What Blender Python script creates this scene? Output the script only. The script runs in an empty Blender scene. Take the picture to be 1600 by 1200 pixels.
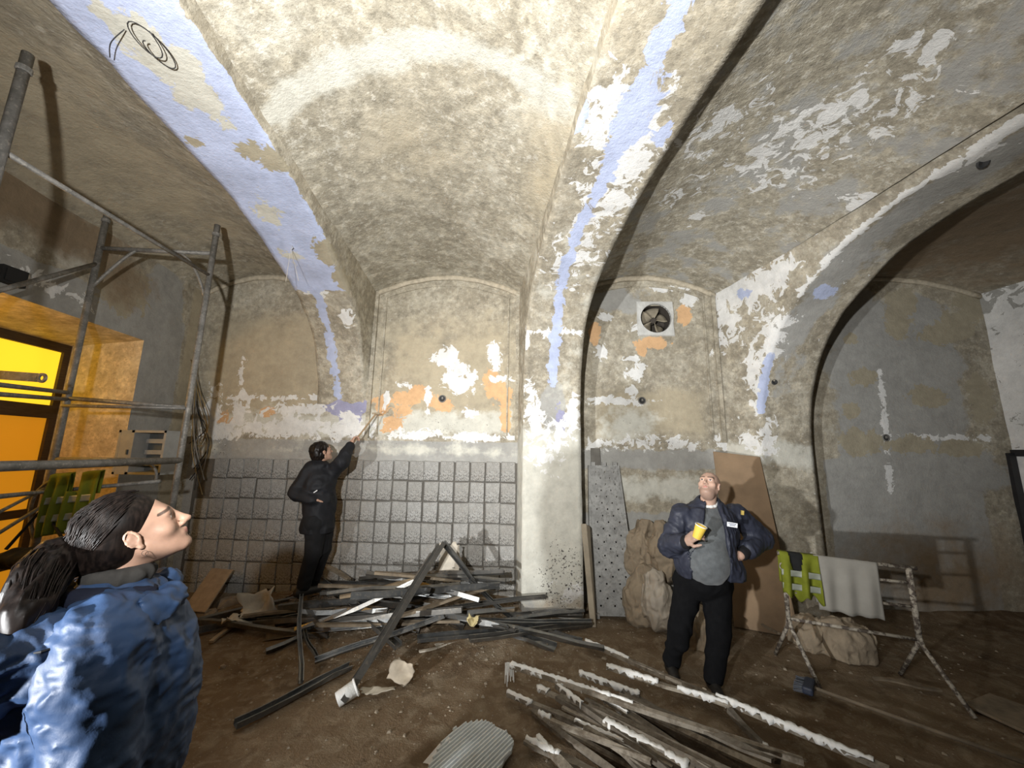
import bpy, math, random
import numpy as np
from mathutils import Vector, Matrix

# ------------------------------------------------------------------ camera
SC = bpy.context.scene
COL = SC.collection
F_PX, H_CAM = 600.0, 1.8
PITCH, YAW, ROLL = math.radians(10), math.radians(1.5), math.radians(.8)
_fw = np.array([-math.sin(YAW)*math.cos(PITCH), math.cos(YAW)*math.cos(PITCH), math.sin(PITCH)])
_r0 = np.array([math.cos(YAW), math.sin(YAW), 0.0]); _u0 = np.cross(_r0, _fw)
_r = _r0*math.cos(ROLL)+_u0*math.sin(ROLL); _u = _u0*math.cos(ROLL)-_r0*math.sin(ROLL)
_C = np.array([0, 0, H_CAM])
cam = bpy.data.cameras.new('camera'); camo = bpy.data.objects.new('camera', cam); COL.objects.link(camo)
cam.sensor_fit = 'HORIZONTAL'; cam.sensor_width = 36; cam.lens = F_PX/1600*36; cam.clip_start = .02
M = Matrix.Identity(4)
for i in range(3):
    M[i][0] = _r[i]; M[i][1] = _u[i]; M[i][2] = -_fw[i]; M[i][3] = _C[i]
camo.matrix_world = M
SC.camera = camo
# ------------------------------------------------------------------ world, lamps, exposure
W = bpy.data.worlds.new('world'); SC.world = W; W.use_nodes = True
W.node_tree.nodes['Background'].inputs[0].default_value = (1, .95, .9, 1)
W.node_tree.nodes['Background'].inputs[1].default_value = 0.05
def spot(name, loc, aim, energy, col, cone, blend, size):
    l = bpy.data.lights.new(name, 'SPOT'); o = bpy.data.objects.new(name, l); COL.objects.link(o)
    l.energy = energy; l.color = col; l.spot_size = math.radians(cone); l.spot_blend = blend; l.shadow_soft_size = size
    o.location = loc; o.rotation_euler = (Vector(aim)-Vector(loc)).to_track_quat('-Z', 'Y').to_euler(); return o
# two work lights held by people standing behind the photographer
spot('work_light', (-.6, -.3, 2.1), (-.05, 4.2, 4.2), 770, (1, .985, .96), 128, .9, .04)
spot('work_light', (-2.65, -.75, 1.12), (.9, 4.7, 1.95), 800, (.98, .99, 1), 70, .9, .05)
vs = SC.view_settings
vs.view_transform = 'Standard'; vs.look = 'None'; vs.gamma = 1; vs.use_curve_mapping = False; vs.exposure = 0.42

# ------------------------------------------------------------------ measuring helpers (photo pixel -> point in the room)
def ray(x, y): return _fw+(x-800)/F_PX*_r-(y-600)/F_PX*_u
def at(x, y, Y):
    d = ray(x, y); return Vector(_C+d*(Y/d[1]))
def onfloor(x, y, z=0.0):
    d = ray(x, y); return Vector(_C+d*((z-H_CAM)/d[2]))
def depth(p): return float((np.array(p)-_C)@_fw)
KS, D = 0.1306, 5.0                          # the bays run askew to the back wall
def sk(x, y): return x+KS*(D-y)
def onbay(x, y, X0):
    d = ray(x, y); t = (X0+KS*D)/(d[0]+KS*d[1]); return Vector(_C+d*t)

# ------------------------------------------------------------------ tags and meshes
def tag(o, label=None, cat=None, group=None, kind=None):
    if label: o['label'] = label
    if cat: o['category'] = cat
    if group: o['group'] = group
    if kind: o['kind'] = kind
    return o
def empty(name, loc, label=None, cat=None, group=None):
    o = bpy.data.objects.new(name, None); COL.objects.link(o); o.location = loc; o.empty_display_size = .1
    return tag(o, label, cat, group)
def wloc(o):
    v = Vector((0, 0, 0))
    while o is not None:
        v += o.location; o = o.parent
    return v
def add_mesh(name, verts, faces, mat, parent=None, origin=None, smooth=False, attrs=None):
    verts = np.asarray(verts, float)
    if parent is not None and origin is None: origin = wloc(parent)
    if origin is None: origin = Vector((0, 0, 0))
    elif origin == 'base':
        lo, hi = verts.min(0), verts.max(0); origin = Vector(((lo[0]+hi[0])/2, (lo[1]+hi[1])/2, lo[2]))
    me = bpy.data.meshes.new(name)
    v = verts-np.array(origin)
    if isinstance(faces, np.ndarray):
        n = len(faces); w = faces.shape[1]
        me.vertices.add(len(v)); me.vertices.foreach_set('co', v.astype(np.float32).ravel())
        me.loops.add(n*w); me.loops.foreach_set('vertex_index', faces.astype(np.int32).ravel())
        me.polygons.add(n); me.polygons.foreach_set('loop_start', np.arange(0, n*w, w, dtype=np.int32))
        me.update(calc_edges=True); me.validate()
    else:
        me.from_pydata([tuple(p) for p in v], [], faces); me.update()
    if attrs:
        for k_, a in attrs.items():
            at_ = me.attributes.new(k_, 'FLOAT', 'POINT'); at_.data.foreach_set('value', np.asarray(a, np.float32))
    if smooth: me.polygons.foreach_set('use_smooth', np.ones(len(me.polygons), bool))
    mats = mat if isinstance(mat, (list, tuple)) else [mat]
    for m in mats: me.materials.append(m)
    o = bpy.data.objects.new(name, me); COL.objects.link(o)
    if parent is not None:
        o.parent = parent; o.location = Vector(origin)-wloc(parent)
    else: o.location = origin
    return o
class MB:
    def __init__(s): s.v = []; s.f = []
    def poly(s, pts, faces):
        b = len(s.v); s.v += [tuple(p) for p in pts]; s.f += [tuple(i+b for i in f) for f in faces]; return s
    def box(s, c, size, R=None, bev=0.0, taper=1.0):
        hx, hy, hz = [q/2 for q in size]; pts = []
        for dz, t in ((-hz, 1.0), (hz, taper)):
            for dx, dy in ((-hx, -hy), (hx, -hy), (hx, hy), (-hx, hy)): pts.append(Vector((dx*t, dy*t, dz)))
        if R is not None: pts = [R @ p for p in pts]
        c = Vector(c)
        return s.poly([p+c for p in pts], [(0, 3, 2, 1), (4, 5, 6, 7), (0, 1, 5, 4), (1, 2, 6, 5), (2, 3, 7, 6), (3, 0, 4, 7)])
    def tube(s, pts, r, n=10, caps=True):
        pts = [Vector(p) for p in pts]; m = len(pts); rs = r if isinstance(r, (list, tuple)) else [r]*m
        b = len(s.v); up = None
        for i, p in enumerate(pts):
            t = (pts[min(i+1, m-1)]-pts[max(i-1, 0)]).normalized()
            if up is None: up = Vector((0, 0, 1)) if abs(t.z) < .9 else Vector((1, 0, 0))
            a = up.cross(t).normalized(); bb = t.cross(a).normalized(); up = bb
            for k_ in range(n):
                an = 2*math.pi*k_/n; s.v.append(tuple(p+(a*math.cos(an)+bb*math.sin(an))*rs[i]))
        for i in range(m-1):
            for k_ in range(n):
                k2 = (k_+1) % n
                s.f.append((b+i*n+k_, b+i*n+k2, b+(i+1)*n+k2, b+(i+1)*n+k_))
        if caps:
            s.f.append(tuple(b+k_ for k_ in range(n))[::-1]); s.f.append(tuple(b+(m-1)*n+k_ for k_ in range(n)))
        return s
    def sweep(s, prof, pts, up=(0, 0, 1), closed=True, caps=True, scales=None, twist=None):
        """prof: list of (a,b); placed at each point with a along side, b along up."""
        pts = [Vector(p) for p in pts]; m = len(pts); n = len(prof); b = len(s.v); U = Vector(up)
        for i, p in enumerate(pts):
            t = (pts[min(i+1, m-1)]-pts[max(i-1, 0)]).normalized()
            a = t.cross(U).normalized(); bb = a.cross(t).normalized(); sc_ = scales[i] if scales else 1
            if twist:
                q = Matrix.Rotation(twist[i], 3, t); a = q @ a; bb = q @ bb
            for (x, y) in prof: s.v.append(tuple(p+a*x*sc_+bb*y*sc_))
        for i in range(m-1):
            for k_ in range(n if closed else n-1):
                k2 = (k_+1) % n
                s.f.append((b+i*n+k_, b+i*n+k2, b+(i+1)*n+k2, b+(i+1)*n+k_))
        if caps and closed:
            s.f.append(tuple(b+k_ for k_ in range(n))[::-1]); s.f.append(tuple(b+(m-1)*n+k_ for k_ in range(n)))
        return s
    def lathe(s, c, prof, n=16, R=None):
        b = len(s.v); c = Vector(c)
        for (r, z) in prof:
            for k_ in range(n):
                a = 2*math.pi*k_/n; p = Vector((r*math.cos(a), r*math.sin(a), z))
                s.v.append(tuple((R @ p if R is not None else p)+c))
        for i in range(len(prof)-1):
            for k_ in range(n):
                k2 = (k_+1) % n; s.f.append((b+i*n+k_, b+i*n+k2, b+(i+1)*n+k2, b+(i+1)*n+k_))
        return s
    def build(s, name, mat, parent=None, origin=None, smooth=False):
        if parent is None and origin is None: origin = 'base'
        return add_mesh(name, s.v, s.f, mat, parent, origin, smooth)
def grid_faces(nu, nv):
    i = np.arange((nu-1)*(nv-1)); u = i//(nv-1); v = i % (nv-1); a = u*nv+v
    return np.stack([a, a+nv, a+nv+1, a+1], 1)
# cheap value noise for geometry
def vnoise(P, seed=0):
    P = np.asarray(P, float); I = np.floor(P).astype(np.int64); Fr = P-I; Fr = Fr*Fr*(3-2*Fr); out = 0
    def hsh(i, j, k_):
        n = (i*374761393+j*668265263+k_*2147483647+seed*974711) & 0xffffffff
        n = ((n ^ (n >> 13))*1274126177) & 0xffffffff; n = n ^ (n >> 16); return (n & 0xffff)/65535.0
    for a in (0, 1):
        for b in (0, 1):
            for c in (0, 1):
                w = (Fr[:, 0] if a else 1-Fr[:, 0])*(Fr[:, 1] if b else 1-Fr[:, 1])*(Fr[:, 2] if c else 1-Fr[:, 2])
                out = out+w*hsh(I[:, 0]+a, I[:, 1]+b, I[:, 2]+c)
    return out*2-1
def fbm(P, octv=4, seed=0):
    P = np.asarray(P, float); o = 0; a = 1
    for i in range(octv): o = o+a*vnoise(P*2**i+17.3*i, seed+i); a *= .5
    return o

# ------------------------------------------------------------------ materials
class NT:
    def __init__(s, name):
        s.m = bpy.data.materials.new(name); s.m.use_nodes = True; s.t = s.m.node_tree
        s.b = s.t.nodes['Principled BSDF']; s.c = s.t.nodes.new('ShaderNodeTexCoord').outputs['Object']
    def n(s, typ, **kw):
        nd = s.t.nodes.new(typ)
        for k_, v in kw.items(): setattr(nd, k_, v)
        return nd
    def put(s, sock, v):
        if isinstance(v, bpy.types.NodeSocket): s.t.links.new(v, sock)
        else:
            if isinstance(v, (tuple, list)) and len(v) == 3 and sock.type == 'RGBA': v = (*v, 1)
            sock.default_value = v
    def noise(s, scale, detail=5, rough=.55, vec=None, dist=0.0):
        nd = s.n('ShaderNodeTexNoise'); s.put(nd.inputs['Vector'], vec or s.c)
        nd.inputs['Scale'].default_value = scale; nd.inputs['Detail'].default_value = detail
        nd.inputs['Roughness'].default_value = rough; nd.inputs['Distortion'].default_value = dist
        return nd.outputs[0]
    def voro(s, scale, vec=None, feature='F1', out=0):
        nd = s.n('ShaderNodeTexVoronoi', feature=feature); s.put(nd.inputs['Vector'], vec or s.c); nd.inputs['Scale'].default_value = scale
        return nd.outputs[out]
    def mapping(s, scale=(1, 1, 1), rot=(0, 0, 0), vec=None):
        nd = s.n('ShaderNodeMapping'); s.put(nd.inputs[0], vec or s.c); nd.inputs['Scale'].default_value = scale; nd.inputs['Rotation'].default_value = rot
        return nd.outputs[0]
    def math(s, op, a, b=0.0, clamp=False):
        nd = s.n('ShaderNodeMath', operation=op, use_clamp=clamp); s.put(nd.inputs[0], a); s.put(nd.inputs[1], b); return nd.outputs[0]
    def mr(s, v, a, b, c=0.0, d=1.0):
        nd = s.n('ShaderNodeMapRange'); s.put(nd.inputs[0], v)
        for i, q in enumerate((a, b, c, d)): nd.inputs[i+1].default_value = q
        return nd.outputs[0]
    def mix(s, f, a, b, mode='MIX'):
        nd = s.n('ShaderNodeMix', data_type='RGBA', blend_type=mode); s.put(nd.inputs[0], f); s.put(nd.inputs[6], a); s.put(nd.inputs[7], b); return nd.outputs[2]
    def attr(s, name): return s.n('ShaderNodeAttribute', attribute_name=name).outputs['Fac']
    def rnd(s): return s.n('ShaderNodeObjectInfo').outputs['Random']
    def bump(s, h, strength=.3, dist=.02):
        nd = s.n('ShaderNodeBump'); s.put(nd.inputs['Height'], h); nd.inputs['Strength'].default_value = strength; nd.inputs['Distance'].default_value = dist
        s.t.links.new(nd.outputs[0], s.b.inputs['Normal'])
    def fin(s, col, rough=.8, metal=0.0, spec=None):
        s.put(s.b.inputs['Base Color'], col); s.put(s.b.inputs['Roughness'], rough); s.put(s.b.inputs['Metallic'], metal)
        if spec is not None: s.b.inputs['Specular IOR Level'].default_value = spec
        return s.m
def rgb(r, g, b):                               # sRGB 0..255 -> linear
    return tuple(((c/255)/12.92 if c/255 <= .04045 else ((c/255+.055)/1.055)**2.4) for c in (r, g, b))
def simple(name, col, rough=.7, metal=0.0, var=.25, scale=12, bump=0.0, bscale=40, spec=None, col2=None, stretch=(1, 1, 1)):
    t = NT(name); v = t.mapping(stretch); n1 = t.noise(scale, 5, .6, v)
    c2 = col2 or tuple(c*(1-var) for c in col)
    c = t.mix(t.mr(n1, .35, .65), col, c2)
    if bump: t.bump(t.noise(bscale, 5, .6, v), bump, .01)
    return t.fin(c, rough, metal, spec)
def plaster(name, c1, c2, c3, layers, fleck=.25, fleckcol=(.60, .58, .51), bump=.5):
    """old lime plaster; layers = [(attribute, colour, which noise, noise amplitude, softness)] painted coats that survive in patches"""
    t = NT(name)
    n1 = t.noise(1.4, 3, .6); n3 = t.noise(46, 3, .7); n4 = t.noise(14, 5, .74)
    nA = t.noise(3.2, 5, .66); nB = t.noise(11, 4, .7); nW = t.noise(7.5, 6, .64, dist=.9)
    col = t.mix(t.mr(n1, .36, .64), c1, c2)
    col = t.mix(t.math('MULTIPLY', t.mr(nA, .47, .6), .7), col, c3)
    col = t.mix(t.math('MULTIPLY', t.mr(n4, .55, .62), fleck), col, fleckcol)
    col = t.mix(t.math('MULTIPLY', t.mr(n4, .46, .38), .36), col, tuple(q*.6 for q in c1))
    col = t.mix(t.math('MULTIPLY', t.mr(nB, .54, .6), .3), col, tuple(min(1, q*1.5) for q in c1))
    col = t.mix(t.math('MULTIPLY', t.mr(nB, .45, .38), .2), col, tuple(q*.62 for q in c2))
    col = t.mix(t.math('MULTIPLY', t.mr(n3, .6, .68), .5), col, fleckcol)
    col = t.mix(t.math('MULTIPLY', t.mr(n3, .4, .33), .45), col, tuple(q*.5 for q in c2))
    h = t.math('ADD', t.math('MULTIPLY', n3, .6), n4)
    for (a, lc, which, amp, soft) in layers:
        nn = {'A': nA, 'B': nB, 'C': n4, 'D': n3, 'W': nW}[which]
        fld = t.math('ADD', t.attr(a), t.math('MULTIPLY', t.math('SUBTRACT', nn, .5), 2*amp))
        msk = t.mr(fld, 0.0, soft)
        lc2 = t.mix(t.math('MULTIPLY', t.mr(n4 if which != 'C' else nB, .42, .6), .4), lc, tuple(q*.74 for q in lc))
        col = t.mix(msk, col, lc2)
    tex = t.mr(t.math('ADD', t.math('MULTIPLY', n4, .6), t.math('MULTIPLY', nB, .4)), .36, .62, .82, 1.12)
    tex = t.math('MULTIPLY', tex, t.mr(nA, .36, .6, .9, 1.06))
    col = t.mix(1.0, col, tex, 'MULTIPLY')
    t.bump(h, bump, .014)
    return t.fin(col, .92, 0, .2)

TAN1, TAN2, TAN3 = (.385, .345, .265), (.295, .265, .205), (.44, .41, .335)
CREAM, WHITE, BLUE, PURP, ORNG = (.58, .57, .50), (.74, .74, .72), (.47, .53, .72), (.34, .34, .48), (.66, .42, .23)
GREY, DUST = (.37, .365, .34), (.25, .19, .125)
LAY = [('tan', (.44, .385, .28), 'A', .5, .3), ('grey', GREY, 'A', .8, .15), ('cream', CREAM, 'A', .9, .3), ('orange', ORNG, 'W', 1.5, .06), ('purple', PURP, 'W', 1.0, .06),
       ('white', WHITE, 'W', 2.1, .07), ('blue', BLUE, 'W', 1.1, .08), ('bare', (.38, .34, .25), 'W', 1.4, .08), ('dirt', DUST, 'A', .9, .7), ('joint_dark', (.12, .11, .095), 'A', .3, .2), ('pit', (.06, .05, .045), 'D', 1.6, .12)]
M_PL = plaster('old_plaster', TAN1, TAN2, TAN3, LAY)
M_PLAIN = plaster('plain_plaster', TAN1, TAN2, TAN3, [])
M_VAULT = plaster('vault_plaster', (.41, .375, .295), (.32, .29, .225), (.47, .445, .37), [l for l in LAY if l[0] in ('white', 'cream', 'grey', 'tan', 'dirt')], fleck=.6, bump=.7)
LNAMES = [l[0] for l in LAY]
class Field:
    """signed patch fields over a set of 2-D surface coordinates (metres)"""
    def __init__(s, uv): s.uv = np.asarray(uv, float); s.a = {k_: np.full(len(s.uv), -2.0) for k_ in LNAMES}
    def ell(s, lay, cu, cv, ru, rv, ang=0.0, gain=1.0):
        d = s.uv-np.array([cu, cv]); c, n = math.cos(ang), math.sin(ang)
        x = (d[:, 0]*c+d[:, 1]*n)/ru; y = (-d[:, 0]*n+d[:, 1]*c)/rv
        s.a[lay] = np.maximum(s.a[lay], gain*(1-np.sqrt(x*x+y*y))); return s
    def line(s, lay, pts, w, gain=1.0):
        for (p, q) in zip(pts[:-1], pts[1:]):
            p, q = np.array(p, float), np.array(q, float); e = q-p; L = max(e@e, 1e-9)
            tt = np.clip(((s.uv-p)@e)/L, 0, 1); dd = np.linalg.norm(s.uv-p-tt[:, None]*e, axis=1)
            s.a[lay] = np.maximum(s.a[lay], gain*(1-dd/w))
        return s
    def box(s, lay, u0, u1, v0, v1, soft=.1, gain=1.0):
        u, v = s.uv[:, 0], s.uv[:, 1]
        dd = np.minimum(np.minimum(u-u0, u1-u), np.minimum(v-v0, v1-v))/soft
        s.a[lay] = np.maximum(s.a[lay], gain*np.clip(dd, -3, 1)); return s
    def cut(s, lay, other):
        s.a[lay] = np.minimum(s.a[lay], other); return s

# ================================================================== THE ROOM
YF = -3.0                                        # wall behind the photographer
BAYS = [(-4.45, -2.72), (-2.04, -.03), (.65, 2.6), (3.4, 6.1)]
ZS, ZC = 3.95, 4.2
def vault_z(x0, a, b):
    q = (x0-(a+b)/2)/((b-a)/2); return ZS+(ZC-ZS)*(1-q*q)
def lay_attrs(F, names=LNAMES): return {k_: F.a[k_] for k_ in names}
PX = .00815                                      # metres per photo pixel on the back wall
def pw(x, y): p = at(x, y, D); return p.x, p.z
# ---- back wall
us = np.arange(-4.6, 6.35, .04); vsz = np.arange(-.1, 4.32, .04)
UU, VV = np.meshgrid(us, vsz, indexing='ij'); UV = np.stack([UU.ravel(), VV.ravel()], 1)
VENT = at(1024, 498, D); VR = .205
Fw = Field(UV)
def E(lay, x, y, rx, ry, ang=0, gain=1.0):
    u, v = pw(x, y); Fw.ell(lay, u, v, rx*PX, ry*PX, -ang, gain)
def L(lay, pts, w, gain=1.0): Fw.line(lay, [pw(*p) for p in pts], w*PX, gain)
def B(lay, x0, x1, y0, y1, soft=.1, gain=1.0):
    u0, z1 = pw(x0, y0); u1, z0 = pw(x1, y1); Fw.box(lay, u0, u1, z0, z1, soft, gain)
# bay beside the scaffold and bay with the tile beds
B('tan', 330, 520, 480, 680, .6, .8); B('tan', 580, 830, 480, 700, .9, .5)
B('cream', 320, 800, 635, 690, .25, .7)
for a in [(430, 668, 90, 15), (540, 670, 45, 16), (345, 672, 40, 12), (650, 680, 55, 8), (745, 684, 60, 6), (375, 640, 14, 25), (330, 640, 16, 30), (470, 640, 40, 10), (545, 655, 18, 12)]: E('white', *a, gain=.9)
L('white', [(360, 621), (505, 622)], 4, .45); L('white', [(375, 560), (378, 660)], 4, .35)
for a in [(390, 622, 30, 4), (350, 655, 20, 12), (420, 645, 10, 10)]: E('orange', *a, gain=.5)
for a in [(540, 634, 38, 18), (547, 652, 20, 22), (520, 628, 24, 11)]: E('purple', *a, gain=1.7)
for a in [(697, 560, 20, 14), (715, 575, 20, 16), (722, 600, 22, 16), (735, 590, 14, 12), (705, 592, 16, 10), (773, 548, 12, 16), (777, 565, 10, 16), (690, 550, 9, 8), (632, 603, 12, 6), (668, 622, 6, 22), (735, 645, 14, 8), (604, 625, 5, 18), (782, 592, 18, 6)]: E('white', *a, gain=1.0)
for a in [(640, 622, 26, 14), (655, 612, 20, 12), (597, 632, 16, 18), (628, 640, 14, 16), (612, 663, 18, 11), (680, 628, 20, 12), (700, 632, 12, 10), (775, 605, 16, 24), (788, 620, 12, 20), (768, 590, 14, 14), (693, 566, 11, 7), (790, 650, 9, 22), (605, 672, 14, 7)]: E('orange', *a, gain=1.0)
# grey render of the dado
B('grey', 300, 812, 684, 990, .09, 2.0); B('joint_dark', 308, 806, 716, 990, .05, 2.0)  # wall coloured darker behind the tile beds so the joints come out dark
for a in [(330, 700, 40, 14), (640, 702, 160, 9), (720, 706, 60, 8)]: E('cream', *a, gain=.35)
# bay with the fan
for a in [(1068, 492, 11, 18), (930, 522, 10, 20), (1020, 536, 26, 10), (1003, 548, 8, 14)]: E('orange', *a, gain=1.3)
for a in [(990, 585, 13, 12), (985, 560, 16, 5), (1000, 570, 8, 16), (940, 550, 10, 16), (988, 612, 8, 9), (945, 495, 16, 6), (1075, 468, 14, 10), (1045, 452, 30, 5), (1000, 512, 12, 12), (960, 625, 40, 5), (1120, 470, 6, 40), (1112, 550, 4, 8)]: E('white', *a, gain=.9)
L('white', [(925, 628), (1000, 627)], 4, .5); L('white', [(925, 693), (1010, 690), (1130, 694)], 5, .25)
B('tan', 925, 1115, 600, 690, .3, .6); E('cream', 985, 660, 50, 30, gain=.5)
B('grey', 900, 1200, 699, 738, .2, 1.2); B('grey', 900, 1200, 795, 990, .3, 1.5); B('cream', 920, 1180, 738, 796, .25, .5)
E('grey', 960, 470, 60, 25, gain=.5)
# dim bay on the right
B('grey', 1278, 1580, 470, 1000, .3, .7)
for a in [(1330, 470, 40, 30), (1340, 530, 50, 60), (1440, 480, 30, 25), (1450, 560, 70, 50), (1500, 740, 80, 40)]: E('grey', *a, gain=1)
for a in [(1405, 505, 22, 28), (1410, 470, 25, 25), (1470, 525, 36, 16), (1495, 510, 30, 25), (1520, 470, 30, 30), (1420, 695, 40, 14), (1500, 700, 50, 12), (1345, 690, 35, 20), (1330, 640, 16, 12), (1330, 530, 12, 10), (1450, 620, 30, 18), (1350, 590, 25, 14), (1530, 620, 20, 40)]: E('bare', *a, gain=1.3)
B('grey', 1285, 1580, 716, 1000, .1, 1.2)
L('white', [(1375, 580), (1384, 684), (1392, 770)], 4, .6); L('white', [(1384, 684), (1545, 686)], 4, .55)
E('white', 1385, 684, 10, 10, gain=1.3)
E('dirt', 1480, 900, 200, 90, gain=.8); B('dirt', 300, 1580, 925, 1000, .3, .8)  # browner tone low in the right bay and along the wall foot
# nail holes in the grey band
rng = random.Random(3)
for (x, y, rx, ry, g) in [(560, 682, 260, 26, .25), (700, 668, 90, 30, .3), (1030, 690, 110, 14, .3), (340, 705, 30, 20, .4), (960, 640, 40, 30, .1)]: E('pit', x, y, rx, ry, 0, g)
Fw.a['pit'] = np.minimum(Fw.a['pit'], .3)-.62
relief = .008*fbm(np.c_[UV*2.2, np.zeros(len(UV))], 4, 5)
zz = UV[:, 1]
inb2 = (UV[:, 0] > -1.92) & (UV[:, 0] < -.14); inb3 = (UV[:, 0] > .8) & (UV[:, 0] < 2.5)
Pw = np.stack([UV[:, 0], D+relief+.0*zz, zz], 1)
fw_ = grid_faces(len(us), len(vsz))
cen = Pw[fw_].mean(1); keep = ~((abs(cen[:, 0]-VENT.x) < .2) & (abs(cen[:, 2]-VENT.z) < .2))
wall_back = add_mesh('wall_back', Pw, fw_[keep], M_PL, smooth=True, attrs=lay_attrs(Fw))
tag(wall_back, kind='structure')
# ---- vaults
ceil_root = empty('ceiling', (0, 2, 3.95)); tag(ceil_root, kind='structure')
for bi, (a, b) in enumerate(BAYS):
    xs = np.linspace(a-.04, b+.04, 44); ys = np.linspace(YF-.05, D+.03, 150)
    A, Bq = np.meshgrid(xs, ys, indexing='ij'); uv = np.stack([A.ravel(), Bq.ravel()], 1)
    F = Field(uv)
    def VP(x, y, z=4.1):
        d = ray(x, y); t = (z-H_CAM)/d[2]; p = _C+d*t; return p[0]-KS*(D-p[1]), p[1]
    if bi == 1:                                   # cream band that follows the old partition
        F.line('cream', [VP(430, 150), VP(520, 112), VP(650, 95), VP(780, 100), VP(880, 140)], .13, .55)
        F.ell('tan', *VP(640, 250), .5, .6, 0, .15); F.ell('tan', *VP(860, 260), .3, .8, 0, .35)
        F.a['cream'] = np.maximum(F.a['cream'], -.22)
    if bi == 2:
        for (x, y, rx, ry) in [(1180, 270, .3, .12), (1215, 290, .25, .12), (1270, 240, .32, .13), (1310, 185, .3, .12), (1240, 215, .2, .1), (1350, 290, .16, .1), (1270, 350, .12, .07), (1090, 355, .12, .05), (1060, 310, .2, .09), (1440, 100, .15, .1), (1120, 200, .35, .15), (1400, 180, .2, .08), (1280, 410, .1, .05)]:
            F.ell('white', *VP(x, y), ry*2.0, rx*1.1, .2, .62)
        F.a['white'] = np.maximum(F.a['white']-.36, -.8); F.ell('grey', *VP(1250, 200), 1.0, 1.6, 0, .02)
    if bi == 3: F.ell('dirt', *VP(1520, 380), 2.5, 2.0, 0, .9)  # browner tone over the right-hand vault
    if bi == 0:
        F.ell('tan', *VP(150, 250), 1.2, 2.5, 0, .4)
    z = vault_z(uv[:, 0], a, b)+.012*fbm(np.c_[uv*1.6, np.full(len(uv), bi*7.)], 4, 9)
    P = np.stack([uv[:, 0]+KS*(D-uv[:, 1]), uv[:, 1], z], 1)
    o = add_mesh('vault', P, grid_faces(len(xs), len(ys)), M_VAULT, ceil_root, smooth=True, attrs={k_: F.a[k_] for k_ in ('white', 'cream', 'grey', 'tan', 'dirt')})
    # raised plaster rib along the wall arch of each bay
    m = MB(); pts = []
    for q in np.linspace(0, 1, 25):
        x0 = a+(b-a)*q; pts.append((x0, D-.012, vault_z(x0, a, b)-.03+.004*math.sin(q*37)))
    m.sweep([(-.02, -.03), (.02, -.03), (.028, 0), (.02, .04), (-.02, .04)], pts, up=(0, 0, 1))
    if bi in (1, 2):
        m2 = MB()
        for x0 in ((a+.02, b-.02) if bi == 1 else (b-.02,)):
            zt = vault_z(x0, a, b); sx = 1 if x0 < (a+b)/2 else -1
            m2.box((x0+sx*.01, D-.012, (zt+(1.95 if bi == 1 else 1.95))/2), (.05, .05, zt-1.95))
            m2.box((x0+sx*.14, D-.004, (zt-.07+(2.0))/2), (.018, .03, zt-.07-2.0))
        pts2 = []
        for q in np.linspace(0, 1, 25):
            x0 = a+.14+(b-a-.28)*q; pts2.append((x0, D-.004, vault_z(x0, a, b)-.13))
        m2.sweep([(-.012, -.02), (.012, -.02), (.012, .02), (-.012, .02)], pts2)
        m2.build('panel_moulding', M_PLAIN, wall_back)
    m.build('wall_rib', simple('rib_plaster_%d' % bi, (.52, .46, .35), .9, var=.3, scale=20, bump=.4), wall_back, smooth=True)
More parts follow.
